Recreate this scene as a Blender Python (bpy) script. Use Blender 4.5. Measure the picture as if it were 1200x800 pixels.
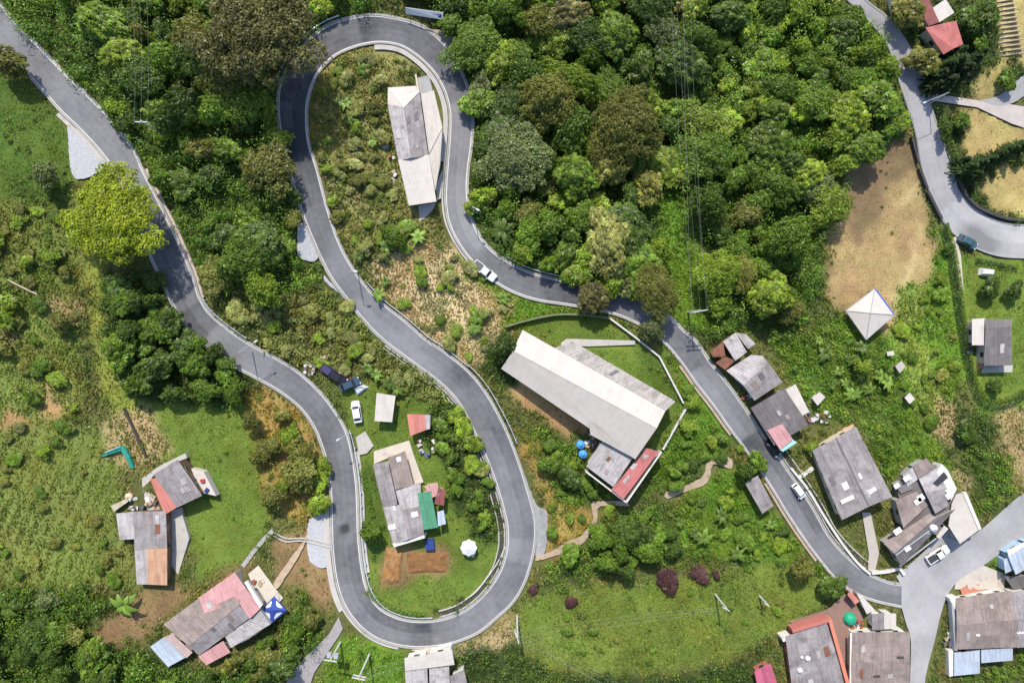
import bpy, bmesh, math, random
import numpy as np
from mathutils import Vector, Matrix
random.seed(7); rng = np.random.default_rng(11)
R = math.radians
for o in list(bpy.data.objects): bpy.data.objects.remove(o)
scn = bpy.context.scene
COL = scn.collection

# ------------------------------------------------------------------ camera, sky, sun, exposure
CAMH = 133.33
cam = bpy.data.cameras.new('camera'); camo = bpy.data.objects.new('camera', cam); COL.objects.link(camo)
camo.location = (0, 0, CAMH); camo.rotation_euler = (0, 0, 0)
cam.sensor_width = 36; cam.lens = 24; cam.clip_end = 3000
scn.camera = camo
SUN_EL, SUN_DX = 50.0, 0.16                      # sun stands to the north (image top), a little west
sdir = Vector((-SUN_DX * math.cos(R(SUN_EL)), math.cos(R(SUN_EL)), math.sin(R(SUN_EL)))).normalized()
wd = bpy.data.worlds.new('World'); scn.world = wd; wd.use_nodes = True
nt = wd.node_tree; bg = nt.nodes['Background']
sky = nt.nodes.new('ShaderNodeTexSky'); sky.sky_type = 'NISHITA'; sky.sun_disc = False
sky.sun_elevation = math.asin(sdir.z); sky.sun_rotation = math.atan2(sdir.x, sdir.y)
sky.dust_density = 2.0; sky.altitude = 800
nt.links.new(sky.outputs[0], bg.inputs[0]); bg.inputs[1].default_value = 0.15
sl = bpy.data.lights.new('sun', 'SUN'); sl.energy = 3.6; sl.angle = R(1.2); sl.color = (1, .945, .84)
so = bpy.data.objects.new('sun', sl); COL.objects.link(so); so.location = sdir * 300
so.rotation_euler = sdir.to_track_quat('Z', 'Y').to_euler()
vs = scn.view_settings; vs.view_transform = 'Standard'; vs.look = 'None'; vs.exposure = 0.74; vs.gamma = 1
vs.use_curve_mapping = False
scn.cycles.max_bounces = 6; scn.cycles.transparent_max_bounces = 4

# ------------------------------------------------------------------ terrain height and pixel -> place
def hgt(x, y):
    return (-0.085 * x + 1.3 * np.sin(x * 0.055 + 0.7) * np.cos(y * 0.05 + 0.4)
            + 0.9 * np.sin(y * 0.07 + x * 0.02 + 1.0) + 0.02 * y)
def W(px, py, h=0.0):
    """the place on the ground (plus h) that the photograph's pixel looks at"""
    z = h
    for _ in range(12):
        k = (CAMH - z) / CAMH
        x = (px - 600) / 6 * k; y = (400 - py) / 6 * k
        z = float(hgt(x, y)) + h
    return Vector((x, y, z))
def WZ(px, py, z):
    k = (CAMH - z) / CAMH
    return Vector(((px - 600) / 6 * k, (400 - py) / 6 * k, z))
def to_px(x, y, z):
    k = CAMH / (CAMH - z)
    return 600 + x * k * 6, 400 - y * k * 6

# ------------------------------------------------------------------ materials
MATS = {}
def mat(name, col, rough=.8, var=.18, scale=1.2, dirt=None, dirt_amt=0.0, bump=0.0, spec=.3, metal=0, objvar=.0, fine=9, streak=0):
    if name in MATS: return MATS[name]
    col = tuple(c_ * .83 for c_ in col)
    m = bpy.data.materials.new(name); m.use_nodes = True; MATS[name] = m
    n = m.node_tree; b = n.nodes['Principled BSDF']
    b.inputs['Roughness'].default_value = rough; b.inputs['Specular IOR Level'].default_value = spec
    b.inputs['Metallic'].default_value = metal
    geo = n.nodes.new('ShaderNodeNewGeometry')
    n1 = n.nodes.new('ShaderNodeTexNoise'); n1.inputs['Scale'].default_value = scale; n1.inputs['Detail'].default_value = 6
    n2 = n.nodes.new('ShaderNodeTexNoise'); n2.inputs['Scale'].default_value = scale * fine; n2.inputs['Detail'].default_value = 3
    for q in (n1, n2): n.links.new(geo.outputs['Position'], q.inputs['Vector'])
    add = n.nodes.new('ShaderNodeMath'); add.operation = 'ADD'
    n.links.new(n1.outputs[0], add.inputs[0]); n.links.new(n2.outputs[0], add.inputs[1])
    last = add.outputs[0]
    if objvar:
        oi = n.nodes.new('ShaderNodeObjectInfo'); mm = n.nodes.new('ShaderNodeMath'); mm.operation = 'MULTIPLY_ADD'
        n.links.new(oi.outputs['Random'], mm.inputs[0]); mm.inputs[1].default_value = objvar / max(var, .01) * .5; n.links.new(last, mm.inputs[2]); last = mm.outputs[0]
    mr = n.nodes.new('ShaderNodeMapRange'); mr.inputs[1].default_value = .6; mr.inputs[2].default_value = 1.4 + (objvar / max(var, .01) * .5 if objvar else 0)
    vt = var + objvar * .9; mr.inputs[3].default_value = 1 - vt; mr.inputs[4].default_value = 1 + vt
    n.links.new(last, mr.inputs[0])
    mul = n.nodes.new('ShaderNodeVectorMath'); mul.operation = 'SCALE'
    mul.inputs[0].default_value = col[:3]; n.links.new(mr.outputs[0], mul.inputs['Scale'])
    out = mul.outputs[0]
    if dirt:
        n3 = n.nodes.new('ShaderNodeTexNoise'); n3.inputs['Scale'].default_value = scale * .6; n3.inputs['Detail'].default_value = 8; n3.inputs['Roughness'].default_value = .7
        off = n.nodes.new('ShaderNodeVectorMath'); off.inputs[1].default_value = (31, 17, 5); n.links.new(geo.outputs['Position'], off.inputs[0]); n.links.new(off.outputs[0], n3.inputs['Vector'])
        rp = n.nodes.new('ShaderNodeMapRange'); rp.inputs[1].default_value = .62 - dirt_amt * .3; rp.inputs[2].default_value = .72; rp.inputs[4].default_value = .85
        n.links.new(n3.outputs[0], rp.inputs[0])
        mx = n.nodes.new('ShaderNodeMix'); mx.data_type = 'RGBA'; n.links.new(rp.outputs[0], mx.inputs[0]); n.links.new(out, mx.inputs[6]); mx.inputs[7].default_value = (*dirt, 1)
        out = mx.outputs[2]
    if streak:
        uv = n.nodes.new('ShaderNodeUVMap'); uv.uv_map = 'UVMap'; mp = n.nodes.new('ShaderNodeMapping'); mp.inputs['Scale'].default_value = (1.3, .16, 1); n.links.new(uv.outputs[0], mp.inputs[0])
        va = n.nodes.new('ShaderNodeVectorMath'); va.operation = 'ADD'; gs = n.nodes.new('ShaderNodeVectorMath'); gs.operation = 'SCALE'; gs.inputs['Scale'].default_value = .06; n.links.new(geo.outputs['Position'], gs.inputs[0]); n.links.new(mp.outputs[0], va.inputs[0]); n.links.new(gs.outputs[0], va.inputs[1])
        n4 = n.nodes.new('ShaderNodeTexNoise'); n4.inputs['Scale'].default_value = 2.0; n4.inputs['Detail'].default_value = 5; n.links.new(va.outputs[0], n4.inputs['Vector'])
        r4 = n.nodes.new('ShaderNodeMapRange'); r4.inputs[1].default_value = .48; r4.inputs[2].default_value = .72; r4.inputs[4].default_value = streak; n.links.new(n4.outputs[0], r4.inputs[0])
        m4 = n.nodes.new('ShaderNodeMix'); m4.data_type = 'RGBA'; n.links.new(r4.outputs[0], m4.inputs[0]); n.links.new(out, m4.inputs[6]); m4.inputs[7].default_value = (col[0] * .42 + .02, col[1] * .34 + .012, col[2] * .30 + .008, 1); out = m4.outputs[2]
    n.links.new(out, b.inputs['Base Color'])
    if bump:
        bp = n.nodes.new('ShaderNodeBump'); bp.inputs['Strength'].default_value = bump; bp.inputs['Distance'].default_value = .05
        n.links.new(n2.outputs[0], bp.inputs['Height']); n.links.new(bp.outputs[0], b.inputs['Normal'])
    return m

def leaf_mat(name, col, hue=.25, trans=.30):
    """foliage: per-leaf tone from the Col attribute, per-plant tone from the object"""
    m = bpy.data.materials.new(name); m.use_nodes = True; MATS[name] = m
    n = m.node_tree; b = n.nodes['Principled BSDF']; b.inputs['Roughness'].default_value = .45; b.inputs['Specular IOR Level'].default_value = .35
    at = n.nodes.new('ShaderNodeAttribute'); at.attribute_name = 'Col'
    oi = n.nodes.new('ShaderNodeObjectInfo')
    mr = n.nodes.new('ShaderNodeMapRange'); mr.inputs[3].default_value = 1 - hue; mr.inputs[4].default_value = 1 + hue
    n.links.new(oi.outputs['Random'], mr.inputs[0])
    v1 = n.nodes.new('ShaderNodeVectorMath'); v1.operation = 'SCALE'; v1.inputs[0].default_value = col; n.links.new(mr.outputs[0], v1.inputs['Scale'])
    v2 = n.nodes.new('ShaderNodeVectorMath'); v2.operation = 'MULTIPLY'; n.links.new(v1.outputs[0], v2.inputs[0]); n.links.new(at.outputs['Color'], v2.inputs[1])
    n.links.new(v2.outputs[0], b.inputs['Base Color'])
    tr = n.nodes.new('ShaderNodeBsdfTranslucent')
    v3 = n.nodes.new('ShaderNodeVectorMath'); v3.operation = 'MULTIPLY'; v3.inputs[1].default_value = (1.3, 1.25, .6); n.links.new(v2.outputs[0], v3.inputs[0]); n.links.new(v3.outputs[0], tr.inputs[0])
    mx = n.nodes.new('ShaderNodeMixShader'); mx.inputs[0].default_value = trans
    n.links.new(b.outputs[0], mx.inputs[1]); n.links.new(tr.outputs[0], mx.inputs[2])
    n.links.new(mx.outputs[0], n.nodes['Material Output'].inputs[0])
    return m

# ------------------------------------------------------------------ object helpers
def mesh_np(name, V, F, mats=(), col=None, smooth=False):
    """V (n,3); F (m,k) same-size faces"""
    V = np.asarray(V, np.float32); F = np.asarray(F, np.int32)
    me = bpy.data.meshes.new(name); n, (m, k) = len(V), F.shape
    me.vertices.add(n); me.vertices.foreach_set('co', V.ravel())
    me.loops.add(m * k); me.loops.foreach_set('vertex_index', F.ravel())
    me.polygons.add(m); me.polygons.foreach_set('loop_start', np.arange(0, m * k, k, dtype=np.int32))
    me.polygons.foreach_set('loop_total', np.full(m, k, np.int32))
    if smooth: me.polygons.foreach_set('use_smooth', np.ones(m, bool))
    me.update(calc_edges=True)
    for q in mats: me.materials.append(q)
    if col is not None:
        a = me.color_attributes.new('Col', 'FLOAT_COLOR', 'POINT')
        c = np.ones((n, 4), np.float32); c[:, :3] = col; a.data.foreach_set('color', c.ravel())
    return me
def obj(name, me, parent=None, loc=None):
    o = bpy.data.objects.new(name, me); COL.objects.link(o)
    if parent: o.parent = parent
    if loc is not None: o.location = loc
    return o
def tag(o, label=None, cat=None, group=None, kind=None):
    if label: o['label'] = label
    if cat: o['category'] = cat
    if group: o['group'] = group
    if kind: o['kind'] = kind
    return o
def thing(name, label, cat, loc, rz=0, group=None):
    e = bpy.data.objects.new(name, None); COL.objects.link(e); e.location = loc; e.rotation_euler = (0, 0, rz); e.empty_display_size = .5
    return tag(e, label, cat, group)
class MB:
    def __init__(s): s.v = []; s.f = []
    def add(s, V, F):
        b = len(s.v); s.v += [tuple(p) for p in V]; s.f += [tuple(i + b for i in f) for f in F]; return s
    def box(s, c, d, rz=0, taper=1.0):
        x, y, z = [q / 2 for q in d]; V = []
        for zz, t in ((-z, 1), (z, taper)):
            for sx, sy in ((-1, -1), (1, -1), (1, 1), (-1, 1)):
                a, b = sx * x * t, sy * y * t
                V.append((c[0] + a * math.cos(rz) - b * math.sin(rz), c[1] + a * math.sin(rz) + b * math.cos(rz), c[2] + zz))
        return s.add(V, [(3, 2, 1, 0), (4, 5, 6, 7), (0, 1, 5, 4), (1, 2, 6, 5), (2, 3, 7, 6), (3, 0, 4, 7)])
    def prism(s, low, top):
        n = len(low)
        return s.add(list(low) + list(top), [tuple(range(n - 1, -1, -1)), tuple(range(n, 2 * n))] + [(i, (i + 1) % n, n + (i + 1) % n, n + i) for i in range(n)])
    def tube(s, a, b, r0, r1=None, n=8):
        a, b = Vector(a), Vector(b); r1 = r0 if r1 is None else r1
        d = (b - a).normalized(); u = d.cross(Vector((0, 0, 1)) if abs(d.z) < .9 else Vector((1, 0, 0))).normalized(); w = d.cross(u)
        V = []
        for c, r in ((a, r0), (b, r1)):
            for i in range(n):
                t = 2 * math.pi * i / n; V.append(c + u * math.cos(t) * r + w * math.sin(t) * r)
        return s.add(V, [tuple(range(n)), tuple(range(2 * n - 1, n - 1, -1))] + [(i, n + i, n + (i + 1) % n, (i + 1) % n) for i in range(n)])
    def lathe(s, c, prof, n=14):
        V = []; F = []
        for r, z in prof:
            for i in range(n):
                t = 2 * math.pi * i / n; V.append((c[0] + r * math.cos(t), c[1] + r * math.sin(t), c[2] + z))
        for j in range(len(prof) - 1):
            for i in range(n): F.append((j * n + i, j * n + (i + 1) % n, (j + 1) * n + (i + 1) % n, (j + 1) * n + i))
        F.append(tuple(range((len(prof) - 1) * n, len(prof) * n))); F.append(tuple(range(n - 1, -1, -1)))
        return s.add(V, F)
    def build(s, name, m, parent=None, loc=None, smooth=False, bevel=0):
        me = bpy.data.meshes.new(name); me.from_pydata(s.v, [], s.f)
        if bevel:
            bm = bmesh.new(); bm.from_mesh(me)
            bmesh.ops.bevel(bm, geom=list(bm.edges), offset=bevel, segments=2, affect='EDGES', clamp_overlap=True); bm.to_mesh(me); bm.free()
        if smooth: me.polygons.foreach_set('use_smooth', [True] * len(me.polygons))
        me.materials.append(m); me.update()
        return obj(name, me, parent, loc)
def copy_tree(o, parent=None):
    c = o.copy(); COL.objects.link(c); c.parent = parent
    for ch in list(o.children): copy_tree(ch, c)
    return c
def crop(x0, y0, s, pts): return [(x0 + a / s, y0 + b / s) for a, b in pts]

def smooth_line(pts, step=4.0):
    """Catmull-Rom through pixel points, resampled every `step` pixels"""
    P = np.array(pts, float); P = np.vstack([2 * P[0] - P[1], P, 2 * P[-1] - P[-2]]); out = []
    for i in range(1, len(P) - 2):
        p0, p1, p2, p3 = P[i - 1:i + 3]; n = max(1, int(np.linalg.norm(p2 - p1) / step))
        for k in range(n):
            t = k / n
            out.append(.5 * ((2 * p1) + (-p0 + p2) * t + (2 * p0 - 5 * p1 + 4 * p2 - p3) * t * t + (-p0 + 3 * p1 - 3 * p2 + p3) * t ** 3))
    out.append(P[-2])
    return [tuple(q) for q in out]

# ------------------------------------------------------------------ raster maps in photograph pixels (ground plan of what grows where)
MX, MY = 160, 140; RW, RH = 1200 + 2 * MX, 800 + 2 * MY
def fill(arr, poly, val):
    P = np.array(poly, float) + (MX, MY)
    x0, y0 = np.maximum(np.floor(P.min(0)).astype(int), 0); x1 = min(int(P[:, 0].max()) + 2, RW); y1 = min(int(P[:, 1].max()) + 2, RH)
    if x1 <= x0 or y1 <= y0: return
    ys, xs = np.mgrid[y0:y1, x0:x1]; ins = np.zeros(xs.shape, bool); n = len(P)
    for i in range(n):
        xa, ya = P[i]; xb, yb = P[(i + 1) % n]
        if ya == yb: continue
        c = ((ya > ys) != (yb > ys)) & (xs < (xb - xa) * (ys - ya) / (yb - ya) + xa); ins ^= c
    arr[y0:y1, x0:x1][ins] = val
def dilate(a, r):
    o = a.copy()
    for _ in range(r):
        b = o.copy(); b[1:] |= o[:-1]; b[:-1] |= o[1:]; b[:, 1:] |= o[:, :-1]; b[:, :-1] |= o[:, 1:]; o = b
    return o
ROADMASK = np.zeros((RH, RW), bool)      # roads and paved patches: ground is cut lower, nothing grows
BLOCK = np.zeros((RH, RW), bool)         # buildings: nothing grows
def look(a, px, py):
    return a[np.clip(np.asarray(py) + MY, 0, RH - 1).astype(int), np.clip(np.asarray(px) + MX, 0, RW - 1).astype(int)]

# ------------------------------------------------------------------ roads
LEFT = [(-60,-60),(-25,-22),(0,5),(12,20),(27,37),(54,64),(75,86),(100,110),(125,135),(142,156),(157,177),(167,200),(185,235),(207,280),(225,322),(234,350),(250,372),(287,400),(325,421),(350,437),(375,460),(392,482),(405,505),(412,530),(416,555),(418,577),(419,605),(420,632),(425,672),(432,695),(447,714),(470,725),(495,728),(520,725),(545,715),(567,697),(585,672),(594,645),(595,620),(591,598),(582,567),(570,535),(552,497),(537,470),(515,447),(487,426),(451,399),(427,375),(405,347),(387,322),(370,287),(355,250),(340,200),(334,170),(328,145),(327,112),(332,92),(345,67),(375,37),(400,25),(432,19),(462,22),(495,32),(520,52),(537,77),(549,107),(554,137),(552,170),(548,200),(547,225),(551,252),(562,277),(577,295),(600,310),(625,321),(662,330),(700,339),(732,345),(750,352),(780,368),(800,387),(815,400),(832,425),(850,447),(875,482),(900,520),(915,540),(950,592),(970,627),(992,652),(1015,671),(1040,682),(1056,685)]
RIGHT = [(-95,-30),(-50,8),(0,54),(25,79),(50,105),(72,130),(100,157),(125,186),(142,213),(158,250),(175,295),(195,340),(212,372),(232,397),(262,421),(300,442),(325,456),(350,475),(367,497),(377,520),(384,545),(388,575),(389,605),(390,640),(394,675),(401,701),(413,722),(432,741),(455,752),(482,757),(512,756),(537,750),(562,739),(585,720),(602,703),(615,680),(624,650),(627,625),(625,601),(612,555),(600,521),(587,492),(567,457),(545,432),(517,410),(500,399),(475,377),(447,355),(427,334),(410,310),(395,280),(382,240),(371,198),(362,170),(359,142),(361,115),(371,88),(390,67),(412,56),(438,50),(460,51),(477,57),(497,72),(514,92),(525,118),(528,145),(525,190),(523,215),(523,240),(527,262),(538,285),(555,307),(577,327),(600,341),(630,351),(675,358),(712,365),(740,375),(762,388),(780,402),(800,426),(817,450),(835,473),(852,497),(875,528),(900,564),(922,600),(942,630),(962,657),(982,680),(1002,694),(1025,703),(1056,710)]
UL = [(960,-50),(978,-25),(992,0),(1020,28),(1040,55),(1050,87),(1061,120),(1072,155),(1080,198),(1092,232),(1105,260),(1120,277),(1140,290),(1167,300),(1200,303),(1280,302)]
UR = [(985,-50),(1000,-22),(1015,0),(1040,20),(1060,45),(1075,75),(1087,112),(1100,150),(1117,197),(1122,220),(1135,237),(1155,252),(1175,260),(1200,263),(1280,262)]
JUNC = [(1056,685),(1050,675),(1062,664),(1080,648),(1098,630),(1112,620),(1124,634),(1148,621),(1172,600),(1200,577),(1280,525),(1290,575),(1240,605),(1200,628),(1175,645),(1155,660),(1125,678),(1110,697),(1102,720),(1095,750),(1087,780),(1083,805),(1080,870),(1064,870),(1066,800),(1067,750),(1062,732),(1056,710)]
LINES = {'left': smooth_line(LEFT), 'right': smooth_line(RIGHT), 'ul': smooth_line(UL), 'ur': smooth_line(UR)}

def drape(name, poly, lift, m, step=2.0, thick=0.0, kind='structure', px=True):
    """a sheet cut from a ground-plan outline, laid on the terrain"""
    pts = [W(*p) for p in poly] if px else poly
    bm = bmesh.new(); vs_ = [bm.verts.new((p.x, p.y, 0)) for p in pts]
    f = bm.faces.new(vs_); bmesh.ops.triangulate(bm, faces=[f])
    xs = [p.x for p in pts]; ys = [p.y for p in pts]
    for ax, lo, hi in ((0, min(xs), max(xs)), (1, min(ys), max(ys))):
        c = lo + step
        while c < hi:
            co = [0, 0, 0]; no = [0, 0, 0]; co[ax] = c; no[ax] = 1
            bmesh.ops.bisect_plane(bm, geom=list(bm.verts) + list(bm.edges) + list(bm.faces), plane_co=co, plane_no=no, dist=1e-5); c += step
    bmesh.ops.remove_doubles(bm, verts=list(bm.verts), dist=1e-3)
    for v in bm.verts: v.co.z = float(hgt(v.co.x, v.co.y)) + lift
    bmesh.ops.recalc_face_normals(bm, faces=list(bm.faces))
    if sum(f.normal.z for f in bm.faces) < 0: bmesh.ops.reverse_faces(bm, faces=list(bm.faces))
    if thick:
        ex = bmesh.ops.extrude_face_region(bm, geom=list(bm.faces))
        for v in ex['geom']:
            if isinstance(v, bmesh.types.BMVert): v.co.z += thick
    me = bpy.data.meshes.new(name); bm.to_mesh(me); bm.free(); me.materials.append(m)
    o = obj(name, me); o['kind'] = kind
    if px: fill(ROADMASK, poly, True)
    return o

def offset_line(pts, d):
    """world polyline shifted sideways by d metres (positive = to the left of travel)"""
    P = [Vector((p.x, p.y)) for p in pts]; out = []
    for i in range(len(P)):
        t = (P[min(i + 1, len(P) - 1)] - P[max(i - 1, 0)]).normalized(); out.append(P[i] + Vector((-t.y, t.x)) * d)
    return out
def ribbon_mesh(pts, a, b, z0, z1, cap=True):
    """strip between side offsets a and b; flat sheet if z0 is None, else a closed band"""
    A, B = offset_line(pts, a), offset_line(pts, b); n = len(A); V = []; F = []
    for i in range(n):
        for q in (A[i], B[i]):
            g = float(hgt(q.x, q.y))
            if z0 is not None: V.append((q.x, q.y, g + z0))
            V.append((q.x, q.y, g + z1))
    if z0 is None:
        F = [(2 * i, 2 * i + 1, 2 * i + 3, 2 * i + 2) for i in range(n - 1)]
    else:
        for i in range(n - 1):
            k = 4 * i; F += [(k + 1, k + 3, k + 7, k + 5), (k, k + 1, k + 5, k + 4), (k + 3, k + 2, k + 6, k + 7), (k + 2, k, k + 4, k + 6)]
        F += [(0, 2, 3, 1), (4 * n - 4, 4 * n - 3, 4 * n - 1, 4 * n - 2)]
    return V, F
def ribbon(name, pts, a, b, z0, z1, m, parent=None):
    V, F = ribbon_mesh(pts, a, b, z0, z1); return MB().add(V, F).build(name, m, parent)
def px_line(pts, step=5.0): return [W(*p) for p in smooth_line(pts, step)]
def sub_line(key, p, q):
    """the stretch of a road edge between the points nearest to two pixels"""
    L = LINES[key]; i = min(range(len(L)), key=lambda k: (L[k][0] - p[0]) ** 2 + (L[k][1] - p[1]) ** 2); j = min(range(len(L)), key=lambda k: (L[k][0] - q[0]) ** 2 + (L[k][1] - q[1]) ** 2)
    if i > j: i, j = j, i
    return [W(*t) for t in L[i:j + 1]]

def asphalt_mat(name, dark, light, bias, blue=1.0):
    m = bpy.data.materials.new(name); m.use_nodes = True; n = m.node_tree; b = n.nodes['Principled BSDF']
    b.inputs['Roughness'].default_value = .82; b.inputs['Specular IOR Level'].default_value = .35
    geo = n.nodes.new('ShaderNodeNewGeometry'); at = n.nodes.new('ShaderNodeAttribute'); at.attribute_name = 'wear_shade'
    def noise(s, d, r=.55):
        q = n.nodes.new('ShaderNodeTexNoise'); q.inputs['Scale'].default_value = s; q.inputs['Detail'].default_value = d; q.inputs['Roughness'].default_value = r; n.links.new(geo.outputs['Position'], q.inputs['Vector']); return q.outputs[0]
    def ma(op, a, c, k=None):
        q = n.nodes.new('ShaderNodeMath'); q.operation = op; 
        for i, t in enumerate((a, c, k)):
            if t is None: continue
            if isinstance(t, (int, float)): q.inputs[i].default_value = t
            else: n.links.new(t, q.inputs[i])
        return q.outputs[0]
    s = ma('MULTIPLY_ADD', noise(.13, 4), 1.0, ma('MULTIPLY_ADD', noise(.9, 5, .65), .55, ma('MULTIPLY', noise(9, 3), .35)))
    s = ma('ADD', s, ma('ADD', at.outputs['Fac'], bias - .95))
    mx = n.nodes.new('ShaderNodeMix'); mx.data_type = 'RGBA'; mx.clamp_factor = True
    n.links.new(s, mx.inputs[0]); mx.inputs[6].default_value = (*dark, 1); mx.inputs[7].default_value = (*light, 1)
    n.links.new(mx.outputs[2], b.inputs['Base Color'])
    bp = n.nodes.new('ShaderNodeBump'); bp.inputs['Strength'].default_value = .25; bp.inputs['Distance'].default_value = .02; n.links.new(noise(14, 3), bp.inputs['Height']); n.links.new(bp.outputs[0], b.inputs['Normal'])
    return m
M_ASPH = asphalt_mat('asphalt', (.036, .037, .044), (.205, .201, .212), .58)
M_OLDR = asphalt_mat('old_road', (.165, .16, .165), (.40, .385, .39), .60)
M_KERB = mat('kerb_concrete', (.35, .335, .305), .85, .2, .5, dirt=(.16,.15,.12), dirt_amt=.3)
M_CONC = mat('concrete', (.45, .425, .39), .85, .16, .7, dirt=(.22, .2, .17), dirt_amt=.25, bump=.2)
M_CONC2 = mat('concrete_grey', (.34, .335, .335), .85, .2, .8, dirt=(.18, .17, .15), dirt_amt=.35, bump=.2)
M_WHITE = mat('white_paint', (.70, .69, .69), .6, .1, .6)
M_LINE = mat('road_paint', (.62,.615,.61), .6, .12, .8, dirt=(.30,.295,.30), dirt_amt=.3)
M_GRAVEL = mat('gravel', (.42, .42, .44), .9, .3, 2.5, fine=6, bump=.5)
M_DARKC = mat('dark_concrete', (.06, .058, .055), .9, .3, 1)
M_TRACK = mat('track_dirt', (.44, .34, .24), .95, .22, 1.2, dirt=(.22, .15, .09), dirt_amt=.3, bump=.4)
M_CREAM = mat('cream_paving', (.55, .49, .42), .85, .12, .8, dirt=(.3, .25, .2), dirt_amt=.25)

def road_strip(name, lk, rk, lift, m, spots, cols=16, seed=5, patchy=.19):
    L, Rr = np.array(LINES[lk]), np.array(LINES[rk]); j = 0; js = []
    for p in L:
        w = Rr[j:j + 14]; j = j + int(np.argmin(((w - p) ** 2).sum(1))); js.append(j)
    js = np.array(js, float); js[0] = 0; js[-1] = len(Rr) - 1
    for _ in range(6): js[1:-1] = (js[:-2] + 2 * js[1:-1] + js[2:]) / 4
    rp = np.stack([np.interp(js, np.arange(len(Rr)), Rr[:, a]) for a in (0, 1)], -1)
    rd = random.Random(seed); V, wear_shade, F = [], [], []; sec = 0; left = 0
    for i in range(len(L)):
        if left <= 0: left = rd.randint(6, 26); sec = rd.uniform(-patchy, patchy); half = rd.choice((0, 0, 1, 2)); sec2 = rd.uniform(-patchy, patchy) * 1.2
        left -= 1
        for c in range(cols + 1):
            t = c / cols; px, py = L[i] * (1 - t) + rp[i] * t; p = W(px, py, lift); V.append(tuple(p))
            w = sec + (sec2 if (half == 1 and t < .5) or (half == 2 and t > .5) else 0)
            for q in (.16, .38, .62, .84): w -= .07 * math.exp(-((t - q) / .05) ** 2)
            w += .10 * math.exp(-(min(t, 1 - t) / .05) ** 2)
            for x, y, r, v in spots: w += v * math.exp(-((px - x) ** 2 + (py - y) ** 2) / (r * r))
            wear_shade.append(w)
    n = cols + 1
    F = [(i * n + c, (i + 1) * n + c, (i + 1) * n + c + 1, i * n + c + 1) for i in range(len(L) - 1) for c in range(cols)]
    me = mesh_np(name, V, F, [m]); a = me.attributes.new('wear_shade', 'FLOAT', 'POINT'); a.data.foreach_set('value', np.array(wear_shade, np.float32))
    o = obj(name, me); o['kind'] = 'structure'; fill(ROADMASK, LINES[lk] + LINES[rk][::-1], True)
    if sum(f.normal.z for f in me.polygons) < 0: me.flip_normals()
    return o

road3 = drape('junction_road', smooth_line(JUNC, 6), .104, M_OLDR)
WEAR_SHADE = [(340,110,70,-.42),(345,160,50,-.25),(380,40,50,-.25),(440,32,45,-.12),(375,230,40,-.1),(40,50,45,-.12),(90,110,60,-.05),(150,190,60,.12),(200,300,40,-.2),(230,360,30,-.05),  # asphalt tone spots: worn and patched surface, with soft cloud shade painted in
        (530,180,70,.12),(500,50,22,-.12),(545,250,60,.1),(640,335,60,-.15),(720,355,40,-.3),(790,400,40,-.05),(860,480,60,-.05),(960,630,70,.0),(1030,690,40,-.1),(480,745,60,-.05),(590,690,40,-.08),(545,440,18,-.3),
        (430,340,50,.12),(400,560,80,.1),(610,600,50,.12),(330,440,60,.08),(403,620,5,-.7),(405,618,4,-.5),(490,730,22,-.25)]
WEAR_SHADE2 = [(1150,285,18,-.6),(1140,270,12,-.5),(1020,30,30,-.35),(1050,80,20,-.2),(1090,190,50,.15),(1180,283,25,.1)]  # same for the side road: surface tone plus painted shade
def set_wear_shade(o, spots):
    me = o.data; n = len(me.vertices); co = np.zeros(n * 3, np.float32); me.vertices.foreach_get('co', co); co = co.reshape(-1, 3)
    px, py = to_px(co[:, 0], co[:, 1], co[:, 2]); w = np.zeros(n)
    for x, y, r, v in spots: w += v * np.exp(-((px - x) ** 2 + (py - y) ** 2) / (r * r))
    a = me.attributes.new('wear_shade', 'FLOAT', 'POINT'); a.data.foreach_set('value', w.astype(np.float32))
road = road_strip('road', 'left', 'right', .10, M_ASPH, WEAR_SHADE); road2 = road_strip('side_road', 'ul', 'ur', .10, M_OLDR, WEAR_SHADE2, 12, 8)
set_wear_shade(road3, [(1110,640,15,-.1),(1060,700,20,.1)])

# painted edge lines (inside) and concrete edge bands (outside) on each side of the road
Lw = [W(*p) for p in LINES['left']]; Rw = [W(*p) for p in LINES['right']]
for nm, pts, sgn in (('edge_line', Lw, -1), ('edge_line', Rw, 1)):
    ribbon(nm, pts, sgn * .03, sgn * .19, None, .128, M_LINE)['kind'] = 'structure'
for pts, sgn in ((Lw, 1), (Rw, -1)):
    a, b = (0.02, .42) if sgn > 0 else (-.02, -.36)
    ribbon('kerb', pts, a, b, -.35, .13 + .09, M_KERB)['kind'] = 'structure'
def shoulder(key, p, q, w, m=M_CONC, lift=.115, dz=-.35):
    s = 1 if key in ('left', 'ul') else -1
    ln = sub_line(key, p, q)
    ribbon('shoulder', ln, s * .5, s * (.5 + w), dz, lift, m)['kind'] = 'structure'
    o_ = offset_line(ln, s * (.6 + w)); i_ = offset_line(ln, s * .2)
    px_ = [to_px(q.x, q.y, float(hgt(q.x, q.y))) for q in list(o_) + list(i_)[::-1]]; fill(ROADMASK, px_, True)
shoulder('right', (72,130), (125,186), .7)
shoulder('right', (388,590), (405,712), 1.0)
shoulder('right', (405,712), (470,756), .35)
shoulder('right', (438,50), (525,190), .9)
shoulder('right', (525,190), (555,307), .35)
shoulder('left', (167,200), (234,350), .5, mat('pinkish_concrete', (.50,.41,.36), .9, .15, 1))
shoulder('left', (412,530), (425,672), .9)
shoulder('right', (800,426), (860,508), .5, M_TRACK)
shoulder('right', (900,564), (960,655), .5, M_TRACK)
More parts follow.
